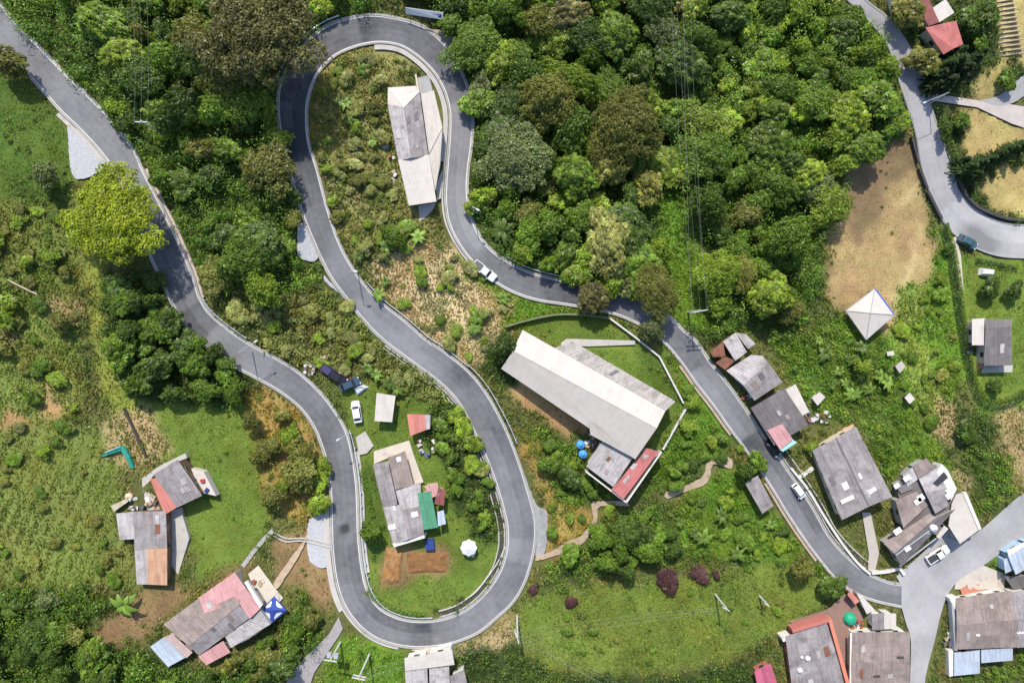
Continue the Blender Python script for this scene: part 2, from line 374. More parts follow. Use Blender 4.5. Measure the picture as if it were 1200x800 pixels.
for pts, s in (([W(*p) for p in LINES['ul']], 1), ([W(*p) for p in LINES['ur']], -1)):
    ribbon('kerb', pts, s * .02, s * .3, -.35, .2, M_CONC2)['kind'] = 'structure'

# paved and gravel patches
def patch(name, poly, m, lift=.07):
    if m in (M_TRACK, M_GRAVEL, M_CONC2) and name != 'concrete_pad':       # worn, ragged outlines
        q = smooth_line(list(poly) + [poly[0]], 3.0)[:-1]; rd = random.Random(len(poly))
        poly = [(a + rd.uniform(-.55, .55), b + rd.uniform(-.55, .55)) for a, b in q]
    return drape(name, poly, lift, m, 3.0)
patch('gravel_patch', [(79,148),(100,156),(128,188),(112,204),(86,206)], M_GRAVEL)
patch('gravel_patch', [(349,262),(358,263),(373,302),(369,306),(350,300)], M_GRAVEL)
patch('gravel_patch', [(380,322),(392,336),(404,350),(396,342),(381,330)], M_GRAVEL)
patch('gravel_patch', [(600,522),(612,548),(628,590),(641,600),(640,640),(632,655),(628,650),(629,620),(626,598)], M_CONC2, .06)
patch('gravel_patch', [(500,34),(522,36),(541,50),(546,75),(540,78),(524,52)], mat('pink_gravel', (.36,.29,.24), .95, .3, 2, bump=.5))
patch('gravel_patch', [(362,608),(384,600),(386,660),(366,660),(360,640)], M_GRAVEL)
patch('concrete_pad', [(417,512),(428,505),(438,522),(430,531),(421,533)], M_CONC)
patch('concrete_pad', [(291,672),(303,662),(322,688),(332,700),(318,716),(305,708)], M_CREAM)
patch('concrete_pad', [(488,92),(503,88),(507,107),(492,110)], M_CONC2)
patch('path', crop(270,560,5.71,[(655,190),(662,215),(560,310),(470,500),(350,690),(310,740),(290,700),(350,610),(500,400),(520,320)]), M_TRACK)
patch('path', [(858,538),(857,549),(836,544),(828,566),(797,578),(782,584),(780,577),(800,570),(823,558),(830,540),(850,543),(853,535)], M_TRACK)
patch('path', crop(560,560,6.667,[(470,590),(560,580),(690,500),(800,450),(880,360),(900,300),(890,190),(960,180),(1140,180),(1180,200),(1190,215),(960,215),(935,240),(935,320),(890,400),(830,500),(700,570),(560,620),(450,640)]), M_TRACK)
patch('path', crop(560,330,4.615,[(450,330),(480,308),(850,318),(850,340),(590,350),(500,345),(450,365)]), M_CONC)
patch('path', [(1010,600),(1020,600),(1030,647),(1025,670),(1017,668),(1018,648)], mat('slab_path', (.45,.41,.36), .9, .12, 1.2))
patch('path', [(1086,108),(1100,111),(1145,118),(1180,122),(1200,125),(1200,150),(1185,145),(1145,126),(1090,118)], mat('pale_drive', (.50,.44,.41), .9, .18, .7))
patch('path', [(1147,118),(1170,112),(1190,95),(1215,80),(1215,100),(1178,124)], M_CONC2)
patch('path', [(335,800),(352,775),(386,742),(397,722),(402,736),(397,745),(368,788),(355,830),(320,830)], mat('grey_lane', (.30,.28,.28), .9, .2, 1.2))
patch('terrace_paving', [(1122,672),(1152,662),(1178,672),(1176,690),(1128,690),(1118,690)], M_CREAM)
patch('courtyard', [(922,728),(968,714),(990,695),(1003,708),(1012,722),(1000,760),(998,800),(990,800),(978,740)], mat('red_brown_yard', (.26,.16,.13), .9, .25, 1.2))
patch('terrace_paving', [(1125,690),(1134,684),(1152,684),(1155,693),(1128,700)], mat('orange_paving', (.50,.20,.13), .85, .15, 1))
patch('path', [(1120,277),(1126,300),(1129,340),(1124,340),(1120,305),(1114,280)], mat('pale_path', (.50,.45,.36), .9, .15, 1))

# ------------------------------------------------------------------ buildings
def roofm(name, col, var=.2, dirt=(.10, .09, .085), amt=.45, objvar=.16, rough=.7, streak=.5):
    return mat(name, col, rough, var, .8, dirt=dirt, dirt_amt=amt, objvar=objvar, bump=.1, streak=streak)
RG = roofm('roof_grey', (.30, .272, .272), objvar=.2)
RGL = roofm('roof_grey_light', (.44, .41, .405), objvar=.12)
RD = roofm('roof_dark', (.165, .15, .152), objvar=.22)
RB = roofm('roof_brown', (.285, .228, .205), objvar=.2)
RW_ = roofm('roof_white', (.57, .52, .47), .08, (.40, .36, .32), .25, .06, streak=.15)
RC = roofm('roof_cool_white', (.45, .415, .375), .08, (.32, .29, .27), .2, .05, streak=.12)
RCR = roofm('roof_cream', (.56, .505, .45), .08, (.42, .37, .33), .2, .06, streak=.3)
RP = roofm('roof_pink', (.54, .29, .285), .12, (.40, .24, .24), .2, .1)
RR = roofm('roof_red', (.46, .15, .14), .18, (.28, .09, .08), .25, .14)
RCO = roofm('roof_coral', (.54, .20, .16), .12, (.42, .2, .16), .2, .1)
ROR = roofm('roof_orange_tan', (.50, .30, .19), .15, (.36, .15, .1), .35, .14)
RGN = roofm('roof_green', (.08, .27, .16), .15, (.04, .18, .1), .25, .08)
RBL = roofm('roof_pale_blue', (.42, .48, .56), .12, (.30, .34, .42), .25, .1)
RRU = roofm('roof_rust', (.24, .10, .06), .3, (.12, .06, .05), .4, .2)
RDR = roofm('roof_dark_red', (.23, .075, .07), .2, (.12, .05, .05), .3, .15)
WALLM = {'white': mat('wall_white', (.66, .63, .58), .85, .12, .8, dirt=(.3, .27, .23), dirt_amt=.25), 'cream': mat('wall_cream', (.58, .5, .38), .85, .12, .8),
         'red': mat('wall_red', (.42, .13, .09), .85, .15, .8), 'blue': mat('wall_blue', (.35, .5, .62), .85, .12, .8), 'grey': mat('wall_grey', (.35, .34, .32), .85, .15, .8),
         'wood': mat('wall_wood', (.16, .10, .06), .85, .3, 1.5), 'dark': mat('wall_dark', (.08, .07, .065), .85, .3, 1.5)}
M_FRAME = mat('window_frame', (.30, .24, .18), .6, .1, 2)
M_PANE = mat('window_pane', (.03, .035, .04), .1, .2, 1, spec=.6)
M_SKYL = mat('skylight_plastic', (.80, .79, .77), .4, .06, 2)
M_STEEL = mat('galvanised_steel', (.48, .50, .53), .45, .12, 2, metal=.3)
M_WOOD = mat('weathered_plank', (.45, .38, .28), .85, .25, 1.5, objvar=.2)

class House:
    def __init__(s, name, label, c, cat='house', wall='white', group=None):
        p = W(*c); s.z = p.z; s.o = p; s.t = thing(name, label, cat, p, group=group); s.wall = wall
    def pt(s, p, h):
        return WZ(p[0], p[1], s.z + h) - s.o
    def plane(s, cs, hs, m, nu=3, nv=2, ridge=(), wall=True, inset=.4, windows=0, amp=.045, thick=.07, sheets=True, overhang=0):
        P = [s.pt(c, h) for c, h in zip(cs, hs)]
        fill(BLOCK, cs, True); fill(BLOCK, [to_px(*(q + s.o - Vector((0, 0, 2.5)))) for q in P], True)
        up = (P[1] - P[0]).cross(P[2] - P[0]); flip = up.z < 0
        slab = MB().prism([q - Vector((0, 0, thick)) for q in P], P).build('roof', m, s.t)
        if sheets:
            lu = ((P[1] - P[0]).length + (P[2] - P[3]).length) / 2; k = max(2, round(lu / nu / .45) * 2); lv = ((P[3] - P[0]).length + (P[2] - P[1]).length) / 2
            for i in range(nu):
                for j in range(nv):
                    u0, u1 = i / nu - .004, (i + 1) / nu + .004; v0, v1 = j / nv - .006, (j + 1) / nv + .012
                    V = []
                    jit = random.uniform(0, .015)
                    for v in (v0, v1):
                        for q in range(k + 1):
                            u = u0 + (u1 - u0) * q / k
                            c = P[0] * (1 - u) * (1 - v) + P[1] * u * (1 - v) + P[2] * u * v + P[3] * (1 - u) * v
                            V.append(c + Vector((0, 0, .02 + jit + amp * (q % 2) + (.012 if v == v1 else 0))))
                    F = [(q, q + 1, k + 2 + q, k + 1 + q) for q in range(k)]
                    if flip: F = [f[::-1] for f in F]
                    so_ = MB().add(V, F).build('roof_sheet', m, slab); ul = so_.data.uv_layers.new(name='UVMap')
                    for lp in so_.data.loops:
                        q = lp.vertex_index; ul.data[lp.index].uv = ((u0 + (u1 - u0) * (q % (k + 1)) / k) * lu, (v0 if q <= k else v1) * lv)
            if lu * lv > 26 and m not in (RW_, RC, RCR):
                for _ in range(random.choice((1, 2, 3))):
                    cu, cv = random.uniform(.15, .85), random.uniform(.15, .85); du, dv = .35 / lu * random.uniform(.8, 1.6), .7 / lv * random.uniform(.6, 1.5)
                    f_ = lambda u, v: P[0] * (1 - u) * (1 - v) + P[1] * u * (1 - v) + P[2] * u * v + P[3] * (1 - u) * v + Vector((0, 0, .13))
                    MB().add([f_(cu - du, cv - dv), f_(cu + du, cv - dv), f_(cu + du * .95, cv + dv), f_(cu - du, cv + dv * .95)], [(0, 1, 2, 3)]).build('patch_sheet', random.choice((RRU, RGL, RD, RB, RGL)), slab)
        if wall:
            c = sum(P, Vector()) / 4; Q = []
            for i in range(4):
                # inset the edges that are not shared with another roof slope
                d = Vector((0, 0, 0))
                for e, (a, b) in (((i - 1) % 4, (P[(i - 1) % 4], P[i])), (i, (P[i], P[(i + 1) % 4]))):
                    if e in ridge: continue
                    n_ = Vector((-(b - a).y, (b - a).x, 0)).normalized()
                    if n_.dot(c - a) < 0: n_ = -n_
                    d += n_ * inset
                Q.append(P[i] + d)
            top = [q - Vector((0, 0, thick + .02)) for q in Q]
            low = [Vector((q.x, q.y, min(float(hgt(q.x + s.o.x, q.y + s.o.y)) - s.z, 0) - .5)) for q in Q]
            MB().prism(low, top).build('wall', WALLM[s.wall], s.t)
            for i in range(4):
                if i in ridge: continue
                a, b = low[i], low[(i + 1) % 4]; a2 = top[i]; L = (b - a).xy.length; wh = min(top[i].z, top[(i + 1) % 4].z)
                if L < 2.6 or wh < 2.1: continue
                nw = max(1, min(4, int(L / 3.2)))
                d = (b - a); d.z = 0; d.normalize(); nn = Vector((-d.y, d.x, 0)); cc = Vector((c.x, c.y, 0))
                if nn.dot(cc - Vector((a.x, a.y, 0))) > 0: nn = -nn
                rz = math.atan2(d.y, d.x)
                for w in range(nw):
                    t = (w + .5) / nw; q = a.lerp(b, t); zc = wh - 1.05
                    door = (i + w) % 5 == 4
                    dim = (.9, .12, 2.0) if door else (1.1, .10, 1.0); zc = wh - 1.25 if door else zc
                    fr = MB().box((q.x + nn.x * .02, q.y + nn.y * .02, zc), dim, rz).build('door' if door else 'window', M_FRAME, s.t)
                    if not door: MB().box((q.x + nn.x * .055, q.y + nn.y * .055, zc), (.94, .06, .84), rz).build('pane', M_PANE, fr)
        return slab
    def slab(s, name, cs, h0, h1, m, block=True):
        if block: fill(BLOCK, cs, True)
        return MB().prism([s.pt(c, h1) + Vector((0, 0, h0 - h1)) for c in cs], [s.pt(c, h1) for c in cs]).build(name, m, s.t)
    def skylight(s, c, h, wx, wy, rz):
        p = s.pt(c, h); return MB().box((p.x, p.y, p.z), (wx, wy, .08), rz).build('skylight', M_SKYL, s.t)
    def tank(s, c, h, r=.55, ht=1.0, m=None, name='water_tank'):
        p = s.pt(c, h); return MB().lathe(p, [(r * .92, -.02), (r, .05), (r, ht * .75), (r * .8, ht * .92), (r * .3, ht), (r * .28, ht + .06)]).build(name, m or M_SKYL, s.t, smooth=True)
    def bar(s, name, a, b, h, w, t, m):
        p, q = s.pt(a, h), s.pt(b, h); d = q - p; c = (p + q) / 2
        return MB().box((c.x, c.y, c.z), (d.xy.length, w, t), math.atan2(d.y, d.x)).build(name, m, s.t)

# --- house inside the upper hairpin
A = lambda *p: crop(430, 80, 4.208, p)
h = House('roadside_house', 'long narrow house with pale tin roof inside the upper hairpin', (490, 170))
h.plane(A((103,180),(180,195),(215,440),(155,455)), (2.9,3.6,3.6,2.9), RGL, 2, 5, ridge=(1,))
h.plane(A((180,195),(258,118),(303,430),(215,440)), (3.6,2.9,2.9,3.6), RG, 3, 6, ridge=(3,), inset=.3)
h.plane(A((103,97),(240,88),(258,118),(180,195)), (2.9,2.9,3.0,3.62), RW_, 2, 2, ridge=(2,3), inset=.3)
h.plane(A((103,97),(180,195),(103,180),(103,140)), (2.92,3.6,2.92,2.92), RW_, 1, 1, wall=False, sheets=False)
h.plane(A((155,453),(305,428),(342,655),(207,675)), (3.1,3.1,2.7,2.7), RW_, 3, 3)
h.plane(A((266,128),(330,112),(372,290),(306,420)), (2.6,2.3,2.3,2.6), RCR, 2, 3, inset=.25)
h.plane(A((306,424),(372,294),(362,470),(336,600)), (2.4,2.2,2.2,2.4), RCR, 2, 3, inset=.25)
h.slab('doorstep', A((210,684),(335,664),(330,690),(300,725),(258,756),(225,720)), -.6, .2, M_CONC)
h.slab('doorstep', A((345,560),(372,500),(366,640),(345,650)), -.6, .2, M_CONC)
h.slab('pipe_wall', A((236,30),(244,30),(258,118),(250,122)), -.5, .6, WALLM['cream'])
h.tank(A((95,385))[0], .3, .8, 1.2, M_CONC2)
# --- house inside the lower hairpin
B = lambda *p: crop(410, 500, 5.333, p)
h = House('roadside_house', 'grey roofed house with green side roof inside the lower hairpin', (462, 578), wall='cream')
h.slab('terrace', B((150,152),(370,85),(400,180),(460,345),(400,372),(345,150),(150,232)), -.8, .35, M_CREAM)
h.plane(B((143,235),(240,216),(296,482),(206,496)), (2.6,3.3,3.3,2.6), RG, 2, 4, ridge=(1,))
h.plane(B((240,190),(345,155),(398,360),(283,388)), (3.3,2.6,2.6,3.3), RB, 3, 3, ridge=(3,))
h.plane(B((284,390),(442,345),(450,490),(318,520)), (2.9,2.5,2.5,2.9), RGL, 3, 2, ridge=(3,))
h.plane(B((206,500),(320,486),(362,702),(268,727)), (2.6,3.2,3.2,2.6), RGL, 2, 4, ridge=(1,))
h.plane(B((322,522),(440,495),(464,672),(362,700)), (3.2,2.6,2.6,3.2), RG, 2, 3, ridge=(3,))
h.slab('parapet', B((266,729),(463,676),(469,693),(276,751)), -.5, 2.75, WALLM['white'])
h.plane(B((424,414),(506,402),(550,624),(460,640)), (2.7,2.5,2.3,2.5), RGN, 2, 4)
h.plane(B((546,530),(586,520),(600,603),(552,618)), (2.2,2.1,2.1,2.2), RBL, 1, 2)
h.plane(B((462,370),(548,350),(562,425),(512,440)), (2.3,2.3,2.2,2.2), RP, 2, 1)
h.plane(B((552,378),(596,395),(588,490),(528,480)), (2.3,2.2,2.1,2.2), RDR, 2, 2)
for c, hh, a, b in (((305,202),3.0,.9,.9),((288,503),3.0,1.1,.8),((262,626),2.95,1.4,.9),((405,546),2.95,1.3,1.0)): h.skylight(B(c)[0], hh, a, b, .25)
tag(MB().box((0,0,.45), (1.9,2.1,.9), .1, .92).build('tarpaulin', mat('blue_tarp', (.03,.055,.22), .5, .2, 2), loc=W(504,637)), 'dark blue tarpaulin over a stack behind the green roofed house', 'tarpaulin')
# --- parasol on the lawn
p = W(550, 638); t = thing('parasol', 'white scalloped garden parasol on the hairpin lawn', 'parasol', p)
V = [(0, 0, 2.6)]; F = []
for i in range(32):
    a = 2 * math.pi * i / 32; r = 1.55 + .1 * math.cos(8 * a); V.append((r * math.cos(a), r * math.sin(a), 1.95 - .06 * math.cos(8 * a)))
F = [(0, 1 + i, 1 + (i + 1) % 32) for i in range(32)]
MB().add(V, F).build('canopy', M_WHITE, t); MB().tube((0,0,-.1), (0,0,2.6), .035).build('pole', M_STEEL, t)
MB().lathe((0,0,0), [(.45,-.05),(.45,.06),(.1,.12)]).build('base', M_CONC2, t)
for k in range(2): tag(MB().box((0,0,.25), (.5,.5,.5), .3, .9).box((0.2,0,.6), (.06,.48,.5), .3).build('garden_chair', M_WHITE, loc=W(549+5*k, 650)), 'white garden chair below the parasol on the lawn', 'chair', 'garden chairs by the parasol')
# --- sheds and car port in the yard
def shed(name, label, cs, hs, m, wall, c, nu=3, nv=2, cat='shed', group=None):
    h = House(name, label, c, cat, wall, group); h.plane(cs, hs, m, nu, nv); return h
C4 = lambda *p: crop(300, 400, 4, p)
shed('garden_shed', 'white sheet roofed shed beside the parked white car', C4((566,241),(654,255),(638,376),(556,371)), (2.6,2.6,2.3,2.3), RW_, 'white', (451,478), 4, 3)
h = shed('garden_shed', 'small red roofed shed with pale clutter along one side', C4((708,340),(790,343),(800,412),(723,441)), (2.4,2.3,2.2,2.3), RCO, 'grey', (489,497), 3, 2)
h.plane(C4((790,343),(818,346),(816,408),(800,412)), (2.25,2.1,2.1,2.2), RGL, 1, 2, inset=.15)
M_TARPW = mat('grey_white_tarp', (.55,.57,.60), .6, .12, 1.5)
o = MB().add([(-1.6,.5,0),(.1,1.1,0),(1.6,.4,0),(-.7,-1.3,0),(-1.1,.3,.7),(.1,.6,1.1),(.9,.3,.7),(-.5,-.8,.6)], [(0,1,5,4),(1,2,6,5),(2,3,7,6),(3,0,4,7),(4,5,6,7)]).build('tarpaulin', M_TARPW, loc=W(423,456))
tag(o, 'pale grey tarpaulin draped over a heap beside the wrecked cars', 'tarpaulin')
# --- farm house with the coral strip
D = lambda *p: crop(120, 520, 4.444, p)
h = House('farm_house', 'patched farmhouse with a coral strip between its grey roofs', (190, 600), wall='wood')
h.slab('yard_slab', D((130,232),(300,112),(432,48),(440,74),(395,90),(262,168),(250,190),(200,235),(245,255),(300,340),(140,352),(170,270)), -.9, .25, M_CONC)
h.plane(D((268,160),(392,82),(518,266),(388,328)), (3.3,3.3,2.5,2.5), RG, 5, 3, amp=.06)
h.plane(D((248,182),(284,178),(386,328),(324,366)), (2.7,2.9,2.4,2.2), RCO, 2, 3, wall=False)
h.plane(D((164,352),(330,350),(337,535),(168,548)), (3.0,3.1,3.1,3.0), RG, 4, 3)
h.plane(D((72,362),(162,352),(166,492),(90,497)), (2.3,2.5,2.5,2.3), RGL, 2, 2)
h.plane(D((168,550),(230,545),(236,728),(180,727)), (2.9,3.0,2.7,2.6), RGL, 1, 3, ridge=(1,))
h.plane(D((230,545),(337,537),(337,732),(236,728)), (3.0,3.0,2.7,2.7), ROR, 3, 3, ridge=(3,))
h.slab('patio', D((346,350),(406,334),(452,490),(372,752),(336,745)), -1.2, .3, M_CONC)
h.slab('patio', D((240,738),(336,742),(330,765),(262,752)), -1.2, .32, M_CONC2)
h.plane(D((44,322),(128,284),(134,300),(60,352)), (1.9,1.9,1.8,1.8), mat('plank_roof', (.48,.42,.30), .85, .2, 1, objvar=.2), 3, 1)
h.slab('tarp_platform', D((462,128),(528,146),(592,270),(512,252)), -1.2, .55, RW_)
h.tank(D((145,272))[0], .4, .75, .8, mat('ochre_tank', (.55,.48,.30), .6, .1, 2))
for c, col in (((478,186),(.05,.05,.25)),((525,190),(.5,.04,.07)),((545,240),(.04,.05,.2))):
    q = WZ(*D(c)[0], h.z + .56); tag(MB().box((0,0,.2), (.8,.6,.4), random.random()).build('storage_tub', mat('tub_%d' % int(col[0]*100+col[2]*1000), col, .5, .1, 2), loc=q), ('red' if col[0] > .3 else 'navy blue') + ' plastic tub on the white platform by the farmhouse', 'tub', 'tubs on the farmhouse platform')
# --- bent teal boom lying in the rough grass
t = thing('excavator_boom', 'bent teal green metal boom lying on rough grass by the farmhouse', 'machine part', W(141, 530))
M_TEAL = mat('teal_paint', (.03, .30, .22), .55, .3, 1.5, dirt=(.10,.12,.09), dirt_amt=.35)
o0 = W(141, 530)
pp = [W(119,533,.4) - o0, W(137,527,.9) - o0, W(142,524,1.0) - o0, W(150,537,.9) - o0, W(155,549,.4) - o0]
for nm, a, b, w in (('arm', 0, 1, .9), ('elbow', 1, 2, 1.1), ('boom', 2, 3, 1.1), ('boom_end', 3, 4, .9)):
    d = pp[b] - pp[a]; n_ = Vector((-d.y, d.x, 0)).normalized() * w / 2; lo = Vector((0, 0, -.5))
    MB().prism([pp[a] - n_ + lo, pp[a] + n_ + lo, pp[b] + n_ * .9 + lo, pp[b] - n_ * .9 + lo], [pp[a] - n_ * .8, pp[a] + n_ * .8, pp[b] + n_ * .75, pp[b] - n_ * .75]).build(nm, M_TEAL, t, bevel=.05)
MB().tube(W(123,530,.9) - o0, W(140,523,1.5) - o0, .09).build('hydraulic_ram', M_STEEL, t)
# --- pink roofed house
E = lambda *p: crop(160, 650, 5.33, p)
h = House('farm_house', 'large house with pink and grey roofs beside the blue canopy tent', (250, 720), wall='cream')
h.plane(E((390,265),(612,108),(640,290),(425,362)), (2.8,2.8,3.3,3.2), RP, 4, 2, ridge=(2,))
h.plane(E((606,258),(686,212),(778,328),(706,396)), (3.25,2.9,2.6,2.9), RP, 2, 2)
h.plane(E((612,108),(690,215),(606,258),(600,200)), (2.8,2.85,3.2,3.0), RP, 1, 2, wall=False)
h.plane(E((168,432),(392,268),(426,362),(204,462)), (2.6,2.7,3.0,2.8), RB, 4, 1, ridge=(2,))
h.plane(E((204,462),(606,258),(644,310),(328,566)), (2.8,3.3,3.5,3.3), RB, 6, 2, ridge=(0,2))
h.plane(E((322,566),(642,316),(704,392),(394,622)), (3.3,3.4,2.7,2.6), RG, 6, 2, ridge=(0,))
h.plane(E((552,508),(712,398),(832,432),(592,576)), (2.5,2.6,2.4,2.4), RGL, 3, 2, wall=False)
h.slab('flat_roof', E((556,510),(774,345),(836,432),(700,522),(592,578)), -.8, 2.3, M_CONC2)
h.plane(E((386,632),(540,536),(586,606),(436,686)), (2.4,2.5,2.2,2.2), RP, 3, 1)
h.plane(E((86,572),(172,512),(306,636),(196,696)), (2.3,2.4,2.2,2.1), RBL, 2, 3)
h.plane(E((172,512),(222,492),(348,606),(312,640)), (2.5,2.6,2.5,2.4), mat('roof_dusty_pink', (.45,.33,.31), .8, .15, 1), 1, 3)
h.slab('white_gutter', E((672,172),(690,160),(786,312),(770,332)), 2.3, 2.95, WALLM['white'])
# --- blue canopy tent with four white windows
p = W(321, 714); t = thing('canopy_tent', 'blue square canopy tent with white curved patches by the pink house', 'tent', p)
ts = [WZ(*c, p.z + 2.1) - p for c in E((860,255),(940,345),(840,430),(775,345))]; top = WZ(*E((855,342))[0], p.z + 2.9) - p
M_BLUE = mat('blue_canvas', (.035, .07, .30), .6, .12, 2)
MB().add([*ts, top], [(1,0,4),(2,1,4),(3,2,4),(0,3,4)]).build('canopy', M_BLUE, t)
for i in range(4):
    a, b = ts[i], ts[(i + 1) % 4]
    V = []
    for k in range(7):
        u = .22 + .56 * k / 6; e = a.lerp(b, u)
        s = .18 + .22 * math.sin(math.pi * k / 6) 
        V += [e.lerp(top, .14) + Vector((0, 0, .02)), e.lerp(top, .14 + s * .9) + Vector((0, 0, .02))]
    MB().add(V, [(2*k, 2*k+1, 2*k+3, 2*k+2) for k in range(6)]).build('canopy_patch', M_WHITE, t)
    MB().tube((a.x*.95, a.y*.95, -.5), (a.x*.97, a.y*.97, a.z), .04).build('leg', M_STEEL, t)
# --- long warehouse-like building
Fc = lambda *p: crop(600, 400, 4, p)
h = House('long_building', 'long building with white ridged metal roof inside a walled lawn', (690, 460), 'building')
h.plane([(613,387),(779,481),(769,501),(602,411)], (4.0,4.0,4.9,4.9), RW_, 16, 1, ridge=(2,), amp=.012)
h.plane([(602,411),(769,501),(744,537),(588,432)], (4.9,4.9,3.9,4.0), RC, 16, 1, ridge=(0,), amp=.012)
h.plane([(690,492),(704,500),(744,537),(692,509)], (4.3,4.3,3.85,3.85), RC, 4, 1, wall=False)
h.slab('ridge_cap', [(601.5,410.4),(602.5,411.8),(769.5,501.8),(768.5,500.4)], 4.85, 4.99, RW_)
h.plane([(648,409),(777,483),(791,470),(671,400)], (3.7,3.7,3.1,3.1), roofm('roof_beige', (.40,.365,.335)), 14, 1, amp=.02, inset=.3)
h.plane([(705,517.5),(741.5,536),(719,570),(687.5,546)], (2.9,2.9,2.6,2.6), RGL, 3, 3)
h.plane([(757,525),(772,529),(731,584),(717,573)], (2.6,2.6,2.4,2.4), RR, 2, 5)
for a, b in (((774,528),(733,587)), ((733,587),(686,551))): h.bar('compound_wall', a, b, .9, .25, 2.2, WALLM['white'])
for i, c in enumerate(((680,520),(682.5,531))):
    h2 = tag(MB().lathe((0,0,0), [(.75,-.1),(.85,.1),(.85,1.1),(.75,1.25),(.3,1.35),(.28,1.42)]).build('water_tank', mat('tank_blue', (.08,.32,.72), .4, .08, 2), loc=W(*c), smooth=True), 'bright blue plastic water tank beside the grey square roof', 'tank', 'blue tanks behind the long building')
M_JUNK = [mat('junk_%d' % i, c, .7, .2, 2) for i, c in enumerate(((.5,.48,.46),(.12,.1,.1),(.4,.3,.2),(.62,.6,.58),(.1,.12,.2),(.3,.1,.06)))]
def clutter(cx, cy, rx, ry, n, label, group, names=('crate', 'board', 'barrel')):
    for i in range(n):
        a = W(cx + random.uniform(-rx, rx), cy + random.uniform(-ry, ry)); k = random.choice(names); m = random.choice(M_JUNK)
        rz = random.uniform(0, 3)
        if k == 'barrel': b = MB().lathe((0,0,0), [(.28,-.05),(.3,.05),(.31,.45),(.3,.85),(.1,.87)])
        elif k == 'board': b = MB().box((0,0,.12), (random.uniform(1,2), random.uniform(.4,.9), .08), rz).box((.1,.1,.2), (1.2,.3,.06), rz + .4)
        else: b = MB().box((0,0,.25), (random.uniform(.5,1), random.uniform(.4,.8), .6), rz, .93).box((0,0,.58), (.6,.5,.06), rz)
        tag(b.build(k, m, loc=a), '%s in the %s' % ({'barrel':'upright drum','board':'loose stacked boards','crate':'weathered crate'}[k], label), {'barrel':'drum','board':'boards','crate':'crate'}[k], '%s %ss' % (group, k))
clutter(692, 516, 6, 8, 16, 'clutter between the long building and blue tanks', 'long building clutter')
# --- small hut below the winding path
shed('hut', 'small mauve grey hut beside the road below the winding path', [(873,566),(888,557),(906,592),(893,601)], (2.5,2.5,2.3,2.3), RG, 'wood', (890,580), 2, 3)
# --- row of houses along the road
G = lambda *p: crop(820, 370, 8, p)
h = House('row_house', 'half ruined house with rusted and broken roof sheets', (853, 410), wall='dark')
h.plane(G((95,338),(218,240),(240,380),(125,385)), (2.8,2.9,2.6,2.5), RRU, 2, 2)
h.plane(G((218,240),(335,158),(440,338),(330,420)), (2.9,2.7,2.6,2.8), RGL, 3, 3)
h.plane(G((240,382),(330,420),(240,505),(150,440)), (2.4,2.4,2.2,2.2), RRU, 2, 2)
h.plane(G((335,158),(430,170),(520,260),(450,310)), (1.6,1.6,1.5,1.5), RGL, 2, 2)
h = House('row_house', 'row house with patchy grey roof next to the ruin', (882, 440), wall='grey')
h.plane(G((250,512),(478,368),(590,375),(410,650)), (2.7,2.8,2.9,3.3), RGL, 4, 3, ridge=(2,))
h.plane(G((410,650),(642,440),(770,620),(512,792)), (3.3,3.2,2.6,2.6), RG, 4, 2, ridge=(0,))
h.plane(G((590,375),(642,440),(410,650),(500,510)), (2.95,3.2,3.3,3.1), RGL, 1, 2, wall=False, sheets=False)
h = House('row_house', 'row house with dark roof, white lean-to and pink porch roof', (915, 486), wall='grey')
h.plane([(880,478),(919,455),(947,497),(907,521)], (3.0,3.1,2.7,2.6), RD, 4, 4)
h.plane([(921,457),(932,450),(948,482),(939,487)], (2.4,2.2,2.2,2.4), RW_, 1, 3)
h.plane(crop(860,470,8,[(312,272),(450,212),(552,358),(432,452)]), (3.2,3.3,3.0,2.9), RP, 3, 2)
h.slab('cyan_fascia', crop(860,470,8,[(432,456),(556,360),(592,386),(460,472)]), 2.2, 2.75, mat('cyan_paint', (.32,.62,.58), .6, .1, 2))
shed('white_hut', 'tiny white roofed hut behind the row houses', [(952,467),(960,459),(967,465),(958,475)], (2.2,2.2,2.1,2.1), RW_, 'white', (960,467), 2, 1, 'hut')
clutter(957, 488, 14, 6, 22, 'scrap behind the row houses', 'row house scrap')
clutter(873, 455, 10, 13, 14, 'strip between the road and row houses', 'roadside scrap')
# --- large grey hall house
h = House('large_house', 'large grey roofed house with white skylights and a slab path', (997, 555), wall='cream')
h.plane([(952,528),(980,513),(1018,592),(986,608)], (3.4,4.2,4.2,3.4), RG, 3, 6, ridge=(1,))
h.plane([(980,513),(1003,500),(1045,581),(1018,592)], (4.2,3.5,3.5,4.2), RG, 3, 6, ridge=(3,))
h.slab('ridge_cap', [(979.2,513.4),(980.8,512.6),(1018.8,591.6),(1017.2,592.4)], 4.1, 4.32, RD)
for c, a, b, r_, hh in (((991,569),1.5,1.3,-1.1,3.95),((993,585),2.8,.8,.45,3.95),((1020,576),2.6,.8,.6,4.1),((1007,558),1.2,.9,-1.1,4.1)): h.skylight(c, hh, a, b, r_)
h.slab('side_terrace', [(950,526),(990,501),(1000,497),(1001,500),(955,530)], -1, .5, mat('orange_plaster', (.55,.33,.22), .85, .12, 1))
